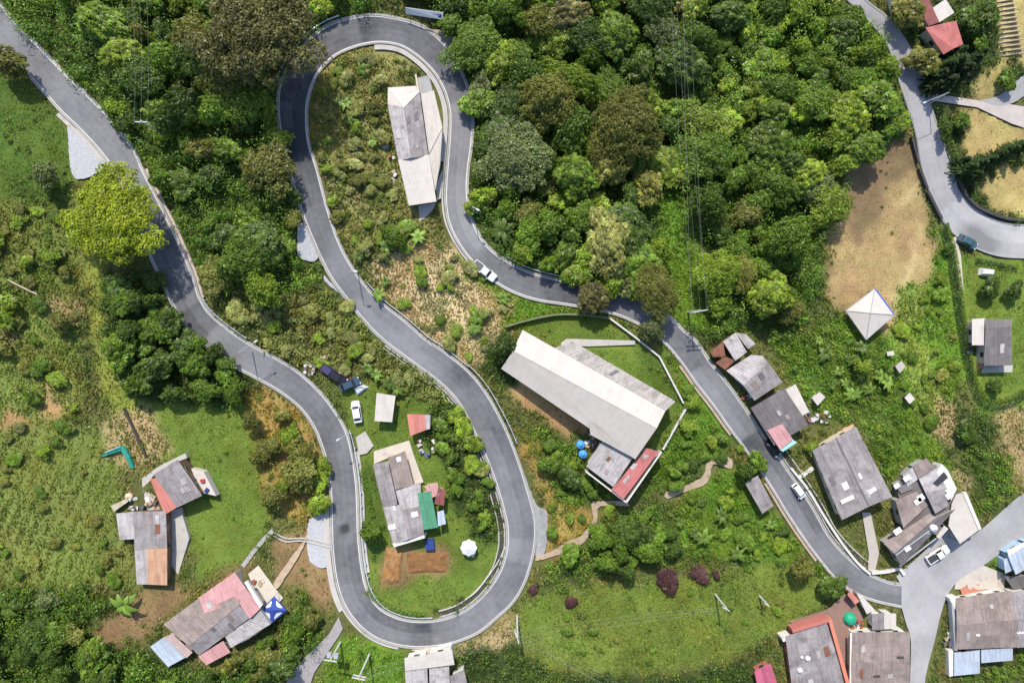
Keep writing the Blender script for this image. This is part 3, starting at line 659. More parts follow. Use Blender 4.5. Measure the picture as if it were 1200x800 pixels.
# --- patchwork cluster at the junction
I = lambda *p: crop(1010, 510, 5, p)
h = House('corner_house', 'rambling corner house with patchwork dark roofs by the junction', (1080, 590), wall='grey')
h.plane(I((300,182),(376,132),(428,192),(332,252)), (3.0,3.0,3.1,3.1), RB, 3, 2)
h.plane(I((240,236),(300,182),(332,252),(268,300)), (2.6,2.7,2.8,2.7), RGL, 2, 2)
h.plane(I((190,292),(262,248),(300,310),(230,340)), (2.5,2.5,2.6,2.6), RD, 2, 2)
h.plane(I((196,380),(322,328),(384,408),(242,540)), (3.2,3.3,3.4,3.2), RB, 4, 3)
h.plane(I((334,256),(428,196),(500,310),(372,335)), (3.0,3.0,3.1,3.1), RGL, 3, 2)
h.plane(I((372,336),(484,312),(505,410),(430,456)), (3.4,3.4,3.3,3.3), RG, 3, 3)
h.slab('white_parapet', I((398,284),(468,166),(502,200),(556,312),(524,380),(486,320),(440,316)), -1.5, 3.0, WALLM['white'])
h.slab('solar_panel', I((416,280),(482,214),(506,246),(442,300)), 3.02, 3.15, mat('solar_glass', (.05,.05,.06), .3, .2, 2))
h.plane(I((128,632),(396,456),(430,482),(190,690)), (2.9,3.1,3.6,3.5), RB, 6, 2, ridge=(2,))
h.plane(I((190,692),(430,484),(545,432),(232,768)), (3.5,3.6,3.0,2.8), RD, 6, 2, ridge=(0,))
h.bar('gutter', I((222,765))[0], I((440,598))[0], 2.8, .22, .16, M_STEEL)
h.bar('gutter', I((200,700))[0], I((420,540))[0], 3.55, .2, .1, M_STEEL)
h.slab('carport_roof', I((508,530),(528,400),(552,345),(602,334),(692,548),(575,634)), 2.75, 2.95, RCR)
h.slab('flat_roof', I((205,300),(376,150),(470,190),(545,320),(520,430),(420,560),(240,720),(150,632),(250,530)), -1.2, 2.25, RD)
h.slab('cream_edge', I((592,334),(612,332),(702,545),(686,556)), 2.4, 3.15, WALLM['white'])
for c in ((520,540),(572,622),(685,548),(598,350)):
    q = h.pt(I(c)[0], 2.8); MB().tube((q.x, q.y, -1.5), (q.x, q.y, 2.75), .12).build('post', M_CONC2, h.t)
h.plane(I((436,592),(482,528),(506,546),(452,606)), (3.2,3.2,3.1,3.1), RW_, 2, 2)
h.tank(I((410,538))[0], 3.3, .7, 1.1)
for c, a, b in (((330,385),1.6,1.0),((345,365),1.4,1.2),((210,560),1.6,1.1),((265,250),1.5,1.0),((205,295),1.2,.9),((512,352),1.4,1.1),((268,662),1.3,1.0)): h.skylight(I(c)[0], 3.55, a, b, .6)
# --- house south of the junction
J = lambda *p: crop(900, 600, 4, p)
h = House('corner_house', 'mauve brown roofed house with pale blue lean-tos at the junction', (1155, 725), wall='white')
h.plane(J((882,402),(1138,366),(1166,500),(886,528)), (3.0,3.0,3.8,3.8), RB, 7, 2, ridge=(2,))
h.plane(J((886,528),(1166,500),(1168,630),(882,640)), (3.8,3.8,3.0,3.0), RB, 7, 2, ridge=(0,))
h.plane(J((1140,372),(1300,350),(1310,490),(1168,500)), (2.9,2.9,3.5,3.6), RG, 4, 2, ridge=(2,))
h.plane(J((1168,502),(1310,492),(1310,620),(1170,632)), (3.6,3.5,2.9,2.9), RG, 4, 2, ridge=(0,))
h.slab('white_parapet', J((850,402),(888,396),(886,470),(858,420)), -1, 2.9, WALLM['white'])
h.bar('gutter_wall', J((856,420))[0], J((872,640))[0], 2.2, .5, 1.4, M_STEEL)
h.plane(J((872,660),(992,645),(992,752),(872,764)), (2.6,2.6,2.3,2.3), RBL, 4, 2)
h.plane(J((1000,644),(1146,636),(1146,692),(1000,704)), (2.7,2.7,2.4,2.4), RBL, 4, 1)
h.slab('white_parapet', J((846,650),(868,645),(868,766),(850,770)), -1, 2.4, WALLM['white'])
h.skylight(J((985,575))[0], 3.5, .8, .4, 0); h.skylight(J((1180,560))[0], 3.3, 2.4, .7, .1)
h = House('blue_house', 'pale blue two storey house at the edge of the junction road', (1190, 655), wall='blue')
h.plane(J((1104,222),(1128,208),(1150,268),(1112,285)), (3.0,3.0,2.8,2.8), RBL, 2, 2)
h.plane(J((1126,205),(1215,150),(1235,250),(1160,290)), (3.6,3.6,3.4,3.4), RBL, 3, 2)
h.plane(J((1120,180),(1200,140),(1215,150),(1128,205)), (3.2,3.2,3.6,3.6), RCR, 2, 1)
h.plane(J((1215,140),(1330,110),(1330,260),(1240,250)), (3.6,3.6,3.4,3.4), RW_, 3, 2)
shed('outhouse', 'low dark grey outhouse roof beside the pale blue house', J((1108,300),(1300,296),(1300,350),(1150,360)), (2.2,2.2,2.0,2.0), RD, 'grey', (1200,682), 4, 1, 'outhouse')
# --- big brown roof below the junction
h = House('corner_house', 'broad brown flat roofed house with a white gutter below the junction', (1032, 770), wall='white')
h.plane(J((396,562),(664,560),(664,700),(392,700)), (3.3,3.3,3.5,3.5), RB, 6, 2, ridge=(2,))
h.plane(J((392,700),(664,700),(662,900),(388,900)), (3.5,3.5,3.1,3.1), RB, 6, 3, ridge=(0,))
h.bar('gutter', J((388,565))[0], J((384,900))[0], 3.2, .35, .3, WALLM['white'])
h.plane(J((488,476),(542,472),(544,548),(488,550)), (2.8,2.8,2.6,2.6), RG, 2, 2)
h.plane(J((544,472),(600,474),(600,542),(544,546)), (2.8,2.8,2.7,2.7), RW_, 2, 2)
h.skylight(J((620,680))[0], 3.55, 1.4, .5, 0).data.materials[0] = M_DARKC; h.skylight(J((510,768))[0], 3.45, 1.3, .5, 0).data.materials[0] = M_DARKC
h = House('corner_house', 'grey roofed house edged by red walls below the meadow', (955, 765), wall='red')
h.plane(J((82,582),(272,508),(300,600),(96,690)), (3.0,3.1,3.2,3.1), RG, 4, 2)
h.plane(J((96,690),(300,600),(330,700),(108,780)), (3.1,3.2,3.2,3.1), RG, 4, 2)
h.plane(J((108,780),(330,700),(380,900),(120,900)), (3.1,3.2,3.0,3.0), RG, 4, 2)
h.bar('red_wall', J((278,492))[0], J((392,900))[0], 2.4, .7, 2.4, mat('red_wall_top', (.58,.20,.13), .85, .12, 1))
h.bar('red_wall', J((104,545))[0], J((276,494))[0], 2.4, .8, 2.2, mat('red_wall_dark', (.45,.15,.12), .85, .12, 1))
h.tank(J((148,738))[0], 3.2, .5, .5); h.tank(J((185,683))[0], 3.25, .5, .45); h.tank(J((158,678))[0], 3.25, .3, .3)
h.slab('white_chimney', J((66,590),(108,578),(112,598),(70,606)), -1, 2.9, WALLM['white'])
shed('striped_shed', 'small shed with magenta and pale striped roof below the meadow', [(884,786),(903,777),(912,806),(890,815)], (2.4,2.4,2.2,2.2), mat('roof_magenta', (.42,.10,.16), .7, .2, 1, objvar=.35), 'red', (895,795), 5, 1)
shed('red_porch', 'small bright red porch roof at the roadside end of the courtyard', crop(900,640,6.667,[(618,378),(640,345),(715,425),(680,450)]), (2.4,2.4,2.2,2.2), RCO, 'red', (1000,700), 2, 2, 'porch')
shed('porch', 'grey white porch roof between the road and red courtyard', crop(900,640,6.667,[(690,360),(720,370),(830,490),(770,525)]), (2.3,2.3,2.2,2.2), RW_, 'white', (1013,706), 2, 3, 'porch')
t = tag(MB().lathe((0,0,.4), [(1.35,-.4),(1.3,.1),(1.0,.6),(.5,.85),(.1,.9)], 18).build('tarpaulin', mat('green_tarp', (.02,.36,.20), .5, .25, 2), loc=W(995,724)), 'rounded bright green tarpaulin cover in the red courtyard', 'tarpaulin')
clutter(1004, 733, 9, 8, 12, 'red courtyard below the road', 'courtyard clutter')
# --- top right houses
L4 = lambda *p: crop(900, 0, 4, p)
h = House('garden_house', 'red tiled house beside dark conifers on the upper side road', (1106, 40), wall='cream')
h.plane(L4((738,132),(838,108),(868,228),(820,256)), (3.3,3.8,3.8,3.0), RR, 4, 4, ridge=(1,))
h.plane(L4((838,108),(882,100),(914,208),(868,228)), (3.8,3.3,3.0,3.8), RR, 2, 4, ridge=(3,))
h.plane(L4((688,18),(750,-10),(802,104),(752,122)), (3.2,3.2,3.3,3.3), RDR, 3, 4)
h.plane(L4((766,42),(832,-2),(872,60),(802,106)), (3.0,3.0,3.0,3.0), RW_, 3, 3)
h = House('garden_house', 'small coral roofed house under a tree by the side road', (1055, 0), wall='white')
h.plane(L4((578,-40),(665,-50),(690,40),(608,62)), (3.0,3.0,2.8,2.8), RCO, 4, 2)
# --- white pavilion with a pyramid roof
p = W(1020, 368); t = thing('pavilion', 'white pyramid roofed pavilion with blue edge on bare earth', 'pavilion', p)
cs = [WZ(*c, p.z + 2.6) - p for c in [(1025,338),(1048,369),(1015,398),(991,364)]]; top = WZ(1020, 367, p.z + 4.0) - p
fill(BLOCK, [(1025,338),(1048,369),(1015,398),(991,364)], True)
for i in range(4):
    a, b = cs[i], cs[(i + 1) % 4]
    sl_ = MB().add([b, a, top], [(0, 1, 2)]).build('roof', RW_, t)
    MB().tube(a, top, .09, .09, 6).build('hip_cap', M_CONC2, t)
    MB().tube((a.x * .92, a.y * .92, -1.0), (a.x * .92, a.y * .92, 2.6), .11).build('post', M_CONC2, t)
    d = b - a; MB().box(((a.x + b.x) / 2, (a.y + b.y) / 2, 2.55), (d.length, .25 if i == 0 else .12, .22), math.atan2(d.y, d.x)).build('eave_beam', mat('blue_paint', (.03,.12,.55), .5, .1, 2) if i == 0 else M_CONC2, t)
h = House('pavilion_floor', 'concrete floor slab under the white pavilion', (1020, 372), 'floor slab')
h.slab('slab', [(1023,344),(1043,370),(1015,394),(995,366)], -1, .15, M_CREAM)
# --- house in the hedged garden on the right
h = House('garden_house', 'dark roofed house with white side roof in a hedged garden', (1163, 400), wall='cream')
h.plane([(1154,374),(1186,374),(1185,383),(1155,385)], (3.0,3.0,3.5,3.5), RD, 4, 1, ridge=(2,))
h.plane([(1155,385),(1185,383),(1186,427),(1153,428)], (3.5,3.5,3.0,3.0), RD, 5, 4, ridge=(0,))
h.plane([(1139,374),(1154,373),(1153,404),(1139,404)], (2.7,2.9,2.9,2.7), RW_, 2, 3)
h.slab('porch_floor', [(1145,405),(1153,405),(1152,430),(1145,434)], -1, .35, mat('orange_tiles', (.52,.24,.13), .8, .12, 1))
h.slab('porch_floor', [(1152,429),(1187,428),(1186,436),(1150,437)], -1, .3, M_CONC)
tag(MB().add([(-1.4,-.7,0),(1.5,-.9,0),(1.7,.6,0),(-1.2,.9,0),(-1,-.4,1.3),(1.1,-.5,1.4),(1.2,.3,1.4),(-.9,.5,1.3)], [(0,1,5,4),(1,2,6,5),(2,3,7,6),(3,0,4,7),(4,5,6,7)]).build('white_tarpaulin', M_WHITE, loc=W(1153,319)), 'white tarpaulin over a heap in the hedged garden', 'tarpaulin')
# --- small huts on the terraced grass
shed('hen_house', 'tiny pale hut with brown lean-to on the grass slope', [(1049,429),(1056,423),(1061,429),(1054,437)], (1.9,1.9,1.8,1.8), RC, 'wood', (1055,431), 2, 1, 'hut')
shed('hen_house', 'tiny white hut with dark sides on the grass slope', [(1060,466),(1066,460),(1072,467),(1066,473)], (2.0,2.0,1.9,1.9), RW_, 'dark', (1066,468), 2, 1, 'hut')
shed('hen_house', 'lowest white box hut below the pavilion', [(1039,412),(1047,411),(1048,416),(1040,417)], (1.2,1.2,1.1,1.1), RW_, 'white', (1043,414), 1, 1, 'hut')
# --- white flat roofed building on the outside of the lower bend
N = lambda *p: crop(300, 600, 4, p)
h = House('roadside_house', 'white flat roofed house on the outer side of the lower bend', (500, 780))
h.plane(N((696,682),(800,668),(806,728),(700,742)), (3.2,3.2,3.0,3.0), RW_, 3, 2)
h.plane(N((800,664),(918,642),(930,712),(806,728)), (3.3,3.3,3.1,3.1), RW_, 3, 2)
h.plane(N((700,744),(802,730),(810,880),(704,880)), (2.8,2.8,2.6,2.6), RGL, 3, 3)
h.plane(N((812,730),(905,722),(912,880),(816,880)), (2.7,2.7,2.5,2.5), RGL, 3, 3)
h.plane(N((905,770),(975,735),(990,800),(930,860)), (2.2,2.2,2.0,2.0), RG, 2, 2)
h.slab('forecourt', N((692,636),(905,630),(916,640),(800,662),(696,680)), -1.2, .12, M_CREAM)
# --- roadside billboard
p = W(497, 16); t = thing('billboard', 'long white roadside board with dark print at the upper hairpin', 'billboard', p)
bc = [WZ(*c, p.z + z_) - p for c, z_ in zip(crop(300,0,4,[(700,36),(878,60),(875,94),(702,66)]), (2.9,2.9,2.0,2.0))]
n_ = (bc[1] - bc[0]).cross(bc[3] - bc[0]).normalized(); n_ = n_ if n_.z > 0 else -n_
MB().prism([q - n_ * .08 for q in bc], bc).build('panel', M_WHITE, t)
def on_board(u0, u1, v0, v1, e=.012):
    f = lambda u, v: bc[0].lerp(bc[1], u).lerp(bc[3].lerp(bc[2], u), v) + n_ * e
    return [f(u0, v1), f(u1, v1), f(u1, v0), f(u0, v0)]
MB().add(on_board(.46, .96, .30, .78), [(0,1,2,3)]).build('printed_panel', mat('dark_blue_print', (.03,.045,.10), .5, .1, 2), t)
MB().add(on_board(.5, .92, .42, .50, .02), [(0,1,2,3)]).build('printed_line', mat('grey_print', (.4,.45,.5), .5, .1, 2), t)
MB().add(on_board(.04, .42, .3, .75, .012), [(0,1,2,3)]).build('printed_panel', mat('pale_green_print', (.6,.68,.66), .5, .1, 2), t)
for u in (.08, .36, .64, .92):
    q = bc[3].lerp(bc[2], u); MB().tube((q.x, q.y + .3, -1.0), (q.x, q.y + .3, 2.1), .07).build('post', M_STEEL, t)

clutter(168, 590, 16, 14, 16, 'yard of the farmhouse with the coral strip', 'farmhouse')
clutter(300, 690, 10, 12, 9, 'yard between the pink roof and blue tent', 'pink house')
clutter(500, 525, 9, 10, 10, 'back terrace of the lower hairpin house', 'hairpin terrace')
clutter(1080, 575, 25, 25, 1, 'corner house yard', 'corner house yard')
clutter(462, 190, 5, 25, 8, 'gap beside the upper hairpin house', 'upper hairpin house')
clutter(1135, 395, 4, 18, 10, 'strip beside the hedged garden house', 'garden house')
clutter(1110, 755, 6, 12, 8, 'verge beside the pale blue lean-tos', 'verge')
# ------------------------------------------------------------------ vehicles
M_CARW = mat('car_white', (.80,.80,.80), .3, .04, 2, spec=.5); M_GLASS = mat('car_glass', (.015,.017,.02), .08, .1, 2, spec=.6)
M_TYRE = mat('tyre', (.02,.02,.02), .8, .2, 3); M_RIM = mat('rim', (.45,.45,.46), .4, .1, 3, metal=.6)
M_LAMP = mat('lamp_glass', (.7,.72,.74), .15, .05, 3); M_TAIL = mat('tail_lamp', (.4,.02,.02), .2, .05, 3)
def loft(rings, close=True):
    n = len(rings[0]); V = [p for r in rings for p in r]; F = []
    for j in range(len(rings) - 1):
        for i in range(n): F.append((j * n + i, j * n + (i + 1) % n, (j + 1) * n + (i + 1) % n, (j + 1) * n + i))
    F += [tuple(range(n - 1, -1, -1)), tuple(range((len(rings) - 1) * n, len(rings) * n))]
    return V, F
def vehicle(label, px, heading, paint, kind='car', name='parked_car', cat='car', bed=None, tilt=True, scale=1.0):
    """heading: direction of the bonnet in the picture plan, as a pixel vector"""
    p = W(*px); a = math.atan2(-heading[1], heading[0]); t = thing(name, label, cat, p + Vector((0, 0, .12)), a); t.scale = (scale,) * 3
    def body(st):
        return loft([[(x, -w, zb), (x, -w * 1.02, (zb + zt) / 2), (x, -w * .93, zt), (x, w * .93, zt), (x, w * 1.02, (zb + zt) / 2), (x, w, zb)] for x, w, zb, zt in st])
    if kind == 'pickup':
        st = [(-2.6,.78,.45,.80),(-2.5,.86,.32,.98),(-.35,.88,.30,1.0),(1.0,.88,.30,1.02),(1.9,.86,.30,.98),(2.45,.80,.34,.85),(2.58,.70,.42,.70)]; cab = (-.55,-.4,.75,1.35,1.62); L = 2.6; wx = (-1.55,1.6)
    elif kind == 'mini':
        st = [(-1.7,.66,.42,.8),(-1.6,.72,.3,.95),(1.3,.74,.3,.95),(1.65,.7,.32,.75),(1.72,.6,.4,.62)]; cab = (-1.55,-1.35,.75,1.2,1.5); L = 1.7; wx = (-1.05,1.1)
    else:
        st = [(-2.12,.66,.45,.78),(-2.02,.78,.32,.92),(-1.2,.86,.26,.98),(1.0,.86,.26,.97),(1.7,.83,.28,.86),(2.05,.74,.34,.68),(2.14,.62,.42,.6)]; cab = (-1.75,-1.1,.55,1.15,1.42); L = 2.1; wx = (-1.25,1.3)
    V, F = body(st); b = MB().add(V, F).build('body', paint, t, bevel=.03)
    x0, x1, x2, x3, zr = cab; zb = .96; w0, w1 = .80 * st[2][1] / .86, .64 * st[2][1] / .86
    ring = lambda x, w, z: [(x, -w, z), (x, w, z)]
    base = [(x0,-w0,zb),(x3,-w0,zb),(x3,w0,zb),(x0,w0,zb)]; rf = [(x1,-w1,zr),(x2,-w1,zr),(x2,w1,zr),(x1,w1,zr)]
    MB().prism(base, rf).build('cabin', paint, t, bevel=.05)
    Bv = [Vector(q) for q in base]; Rv = [Vector(q) for q in rf]
    for nm, i, j in (('side_window', 0, 1), ('windscreen', 1, 2), ('side_window', 2, 3), ('rear_window', 3, 0)):
        e = lambda s, k: Bv[i].lerp(Bv[j], s).lerp(Rv[i].lerp(Rv[j], s), k)
        q = [e(.07, .12), e(.93, .12), e(.93, .9), e(.07, .9)]; nn = (q[1] - q[0]).cross(q[3] - q[0]).normalized()
        MB().add([v + nn * .02 for v in q], [(0,1,2,3)]).build(nm, M_GLASS, t)
    for x in wx:
        for s in (-1, 1):
            y = s * .78 * st[2][1] / .86
            w = MB().tube((x, y - .1, .2), (x, y + .1, .2), .32, .32, 14).build('wheel', M_TYRE, t); MB().tube((x, y + s * .09, .2), (x, y + s * .115, .2), .19, .19, 12).build('rim', M_RIM, w)
    for s in (-1, 1):
        MB().box((L - .12, s * .58, .68), (.22, .3, .16)).build('headlight', M_LAMP, t, bevel=.02); MB().box((-L + .05, s * .62, .75), (.1, .22, .2)).build('tail_light', M_TAIL, t)
        MB().box((x3 - .15, s * .95, 1.0), (.12, .16, .12)).build('mirror', paint, t)
    if kind == 'pickup':
        MB().box((-1.5, 0, .99), (1.75, 1.45, .05)).build('load_bed', bed or M_TYRE, t)
        for s in (-1, 1): MB().box((-1.5, s * .80, 1.02), (2.0, .1, .12)).build('bed_rail', paint, t)
        MB().box((-2.5, 0, 1.0), (.1, 1.6, .14)).build('tailgate', paint, t)
    return t
vehicle('white hatchback parked on the grass beside the white shed', (419,482), (-.16,-1), M_CARW)
vehicle('white pickup with grey load cover driving on the hairpin road', (568,318), (.79,.61), M_CARW, 'pickup', 'pickup_truck', 'pickup', mat('grey_cover', (.12,.115,.12), .7, .2, 3))
vehicle('white pickup with open dark bed parked at the junction', (1096,648), (.84,-.54), M_CARW, 'pickup', 'pickup_truck', 'pickup', mat('dark_bed', (.05,.05,.055), .7, .3, 3))
vehicle('tiny white car driving past the large grey house', (934,574), (.6,.8), M_CARW, 'mini')
vehicle('dark teal car parked at the edge of the upper side road', (1131,284), (.87,.5), mat('car_teal', (.035,.10,.125), .3, .08, 2, spec=.5), name='parked_car')
vehicle('dark blue car at the end of the wreck heap', (411,450), (.9,-.4), mat('car_navy', (.04,.07,.11), .3, .1, 2, spec=.5), name='wrecked_car')
vehicle('black car jammed in the middle of the wreck heap', (396,441), (.8,.5), mat('car_black', (.02,.02,.03), .4, .2, 2), name='wrecked_car')
vehicle('purplish car wreck next to the pale rubble', (386,434), (.75,.6), mat('car_purple', (.06,.05,.13), .4, .2, 2), name='wrecked_car')
vehicle('black car parked between the road and pink porch roof', (904,524), (.6,.8), mat('car_black2', (.012,.012,.015), .3, .2, 2), name='parked_car', scale=.9)
clutter(370, 427, 12, 9, 26, 'pale rubble beside the wrecked cars', 'wreck heap')
clutter(404, 438, 6, 6, 10, 'heap on top of the wrecked cars', 'heap')

# ------------------------------------------------------------------ guard rails, drains, walls, hedges
M_RAIL = mat('guard_rail', (.62,.65,.70), .4, .08, 2, metal=.2)
def guardrail(label, pts, side, every=4, lateral=.75):
    ln = offset_line(pts, side * lateral); o = Vector((ln[0].x, ln[0].y, float(hgt(ln[0].x, ln[0].y)))); t = thing('guard_rail', label, 'guard rail', o)
    V, F = [], []
    for i, q in enumerate(ln):
        g = float(hgt(q.x, q.y)); d = (ln[min(i + 1, len(ln) - 1)] - ln[max(i - 1, 0)]).normalized(); nn = Vector((-d.y, d.x)) * side
        for off, z in ((0, .45), (-.05, .55), (.04, .62), (-.05, .70), (.0, .80), (.09, .80), (.09, .45)):
            w = q + nn * off; V.append((w.x - o.x, w.y - o.y, g + z - o.z))
    for i in range(len(ln) - 1):
        for k in range(7): F.append((i * 7 + k, i * 7 + (k + 1) % 7, (i + 1) * 7 + (k + 1) % 7, (i + 1) * 7 + k))
    MB().add(V, F).build('rail', M_RAIL, t)
    for i in range(1, len(ln), every):
        q = ln[i]; g = float(hgt(q.x, q.y)); d = (ln[min(i + 1, len(ln) - 1)] - ln[i - 1]).normalized(); nn = Vector((-d.y, d.x)) * side; w = q + nn * .16
        MB().box((w.x - o.x, w.y - o.y, g + .25 - o.z), (.14, .14, 1.3), math.atan2(d.y, d.x)).build('post', M_RAIL, t)
guardrail('steel guard rail round the inside of the lower hairpin', sub_line('left', (405,505), (508,727)), 1, lateral=.85)
guardrail('steel guard rail on the first long bend beside the bushes', sub_line('left', (234,352), (287,400)), 1)
guardrail('steel guard rail above the stretch facing the walled lawn', sub_line('left', (590,304), (780,368)), 1)
guardrail('steel guard rail round the outside of the upper hairpin', sub_line('left', (330,95), (400,25)), 1)
guardrail('steel guard rail between the road and the dry stubble slope', sub_line('right', (545,432), (427,334)), -1)
guardrail('short steel guard rail by the gravel strip under the long building', sub_line('right', (545,432), (600,521)), -1, lateral=1.0)
# open concrete drains: two pale walls with a dark floor between
def drain(pts, side, a, w, m=M_CONC):
    ribbon('drain', pts, side * (a + .22), side * (a + w - .22), -.45, .03, M_DARKC)['kind'] = 'structure'
    for x in (a, a + w - .22): ribbon('drain_wall', pts, side * x, side * (x + .22), -.45, .27, m)['kind'] = 'structure'
drain(sub_line('left', (515,726), (584,575)), 1, .55, 1.35)
drain(sub_line('left', (908,532), (1012,669)), 1, .6, 1.6)
drain(sub_line('left', (455,401), (582,567)), 1, .55, .75)
M_WALLW = mat('pale_wall', (.62,.60,.56), .85, .12, 1, dirt=(.35,.32,.28), dirt_amt=.25)
def wall(name, label, cat, pts, w, h, m, step=5, smooth=True):
    ln = px_line(pts, step) if smooth else [W(*p) for p in pts]; V, F = ribbon_mesh(ln, -w / 2, w / 2, -.5, h)
    o = ln[0]; MBo = MB().add([(a - o.x, b - o.y, c - o.z) for a, b, c in V], F); ob = MBo.build(name, m, loc=o); tag(ob, label, cat); return ob
wall('garden_wall', 'pale curved wall along the drain above the slab path', 'wall', [(926,548),(945,572),(962,600),(985,635),(1005,660),(1018,671)], .45, .7, M_WALLW)
wall('garden_wall', 'short white wall from the slab path to the junction', 'wall', [(1020,670),(1040,668),(1053,665),(1058,672)], .6, .7, M_WALLW)
wall('garden_wall', 'short pale wall linking the large house to the drain', 'wall', [(934,560),(952,548)], .8, .5, M_WALLW)
wall('garden_wall', 'thin pale wall bounding the walled lawn towards the road', 'wall', [(714,373),(745,396),(772,418),(800,472)], .3, .8, M_WALLW, smooth=False)
wall('garden_wall', 'low pale wall from the long building to the lawn corner', 'wall', [(803,478),(776,526)], .35, .8, M_WALLW, smooth=False)
wall('garden_wall', 'mossy green grey wall along the upper edge of the walled lawn', 'wall', [(592,383),(620,375),(650,369),(680,369),(714,373)], .35, 1.2, mat('mossy_wall', (.16,.17,.10), .9, .25, 1))
wall('water_channel', 'narrow double walled channel running down to the pink house', 'channel', [(320,621),(302,640),(285,663)], .8, .25, M_CONC2)
wall('water_channel', 'thin twin pipe crossing the dirt path to the road', 'pipe', [(322,623),(335,630),(352,630),(368,632),(386,637)], .22, .3, M_CONC)
wall('water_channel', 'second thin pipe beside the twin pipe at the road', 'pipe', [(321,627),(335,634),(352,633),(368,636),(386,641)], .2, .28, M_CONC)
wall('retaining_wall', 'low broken dark wall between bare earth and the side road', 'wall', [(1066,162),(1074,192)], .45, 1.0, M_DARKC)
wall('retaining_wall', 'second length of low dark wall along the side road', 'wall', [(1075,198),(1084,222)], .5, 1.0, M_DARKC)
wall('retaining_wall', 'lowest length of dark wall where the side road bends', 'wall', [(1085,226),(1101,258)], .55, 1.0, M_DARKC)
wall('retaining_wall', 'dark curved wall along the inner bend of the side road', 'wall', [(1120,205),(1128,226),(1142,242),(1160,251),(1180,257),(1205,258),(1260,257)], .6, .9, M_DARKC)
wall('garden_wall', 'pale lane wall along the drive beside the conifers', 'wall', [(1075,72),(1083,95),(1087,108)], .3, .8, M_WALLW)
wall('fallen_pole', 'bleached fallen tree trunk on the left slope', 'log', [(10,328),(30,338),(45,345)], .25, .35, M_WOOD)
wall('fallen_pole', 'dark fallen trunk above the farmhouse', 'log', [(146,478),(160,508),(172,535)], .4, .4, mat('dark_log', (.06,.05,.04), .9, .3, 2))
wall('fallen_pole', 'pale fallen pole on the grass path', 'log', [(137,430),(143,446),(150,455)], .2, .3, M_WOOD)
wall('fence_rail', 'thin white rail across the lawn of the lower hairpin', 'rail', [(592,640),(582,660),(560,690),(545,702)], .15, .4, M_WALLW)

# ------------------------------------------------------------------ poles, lamps and wires
M_POLE = mat('pole_concrete', (.55,.54,.52), .85, .1, 2); M_INS = mat('insulator', (.35,.42,.40), .3, .1, 3); M_WIRE = mat('wire', (.34,.35,.33), .6, .1, 2)
def pole(label, base, H, arm_dir, n=2, box=False, arm=2.4):
    p = W(*base); t = thing('power_pole', label, 'power pole', p)
    MB().tube((0,0,-.5), (0,0,H), .2, .13, 10).build('shaft', M_POLE, t)
    a = Vector((arm_dir[0], -arm_dir[1], 0)).normalized(); tips = []
    for k in range(n):
        z = H - .25 - .9 * k; MB().box((a.y * .14, -a.x * .14, z), (arm, .16, .18), math.atan2(a.y, a.x)).build('crossarm', M_POLE, t)
        for s in (-.46, 0, .46) if k == 0 else (-.46, .46):
            q = a * s * arm; c = (q.x + a.y * .14, q.y - a.x * .14, z + .09); MB().lathe(c, [(.05,0),(.09,.05),(.06,.12),(.09,.17),(.03,.24)], 8).build('insulator', M_INS, t); tips.append(p + Vector((c[0], c[1], c[2] + .24)))
    if box:
        for s in (-1, 1): MB().box((a.x * s * .65, a.y * s * .65, H - 2.0), (.8, .8, 1.0), 0, .95).build('transformer', M_STEEL, t, bevel=.05)
    return tips
NW = [0]
def wire(a, b, sag=.8, r=.009, label='thin overhead wire', group='overhead wires'):
    mb = MB(); pts = [Vector(a).lerp(Vector(b), k / 16) - Vector((0, 0, sag * 4 * (k / 16) * (1 - k / 16))) for k in range(17)]
    for k in range(16): mb.tube(pts[k], pts[k + 1], r, r, 4)
    tag(mb.build('overhead_wire', M_WIRE), label, 'wire', group)
P1 = pole('concrete power pole with double crossarm beside the lower bend', (606,721), 10, (.35,1))
P2 = pole('tall concrete power pole on the grass below the bend', (433,766), 9.5, (1,.2))
pole('concrete pole with two grey transformer boxes by the grey lane', (399,752), 7.5, (1,.15), 1, True)
P3 = pole('leaning white concrete power pole in the meadow', (838,696), 7.5, (.9,.5), 1, arm=1.6)
P4 = pole('white concrete pole at the meadow edge near the red house', (890,698), 4.5, (.9,.5), 1, arm=1.2)
P5 = pole('power pole with long pale crossarms at the lower edge of the wood', (806,366), 9, (1,-.18), 2, arm=3.0)
P6 = pole('power pole standing in the wood left of the upper hairpin', (196,160), 9, (1,0), 1)
off_a = [WZ(783 + 6 * k, -70, 10) for k in range(5)]
for a, b in zip(P5, off_a): wire(a, b, 1.5, label='thin wire running through the wood to the top of the slope', group='wires over the wood')
for k, a in enumerate(P6): wire(a, WZ(148 + 9 * k, -70, 16), 1.2, label='thin wire over the wood left of the upper hairpin', group='wires over the left wood')
for a, b in zip(P1, P2): wire(a, b, 1.0, label='thin wire between the poles below the lower bend', group='wires below the bend')
for k, a in enumerate(P1[:3]): wire(a, P3[k % len(P3)], 1.2, label='thin wire over the meadow to the white pole', group='wires over the meadow')
for k, a in enumerate(P1): wire(a, WZ(790 + 14 * k, 860, 4), 1.2, label='thin wire over the meadow to below the slope', group='wires down the meadow')
def lamp(label, base, arm_to):
    p = W(*base); t = thing('street_lamp', label, 'street lamp', p); H = 6.5
    q = W(*arm_to, H) - p; MB().tube((0,0,-.4), (0,0,H), .11, .07, 8).build('pole', M_POLE, t); MB().tube((0,0,H - .1), (q.x, q.y, H + .15), .05, .05, 6).build('arm', M_STEEL, t)
    MB().box((q.x, q.y, H + .15), (.75, .34, .14), math.atan2(q.y, q.x), .8).build('lamp_head', M_RAIL, t, bevel=.03)
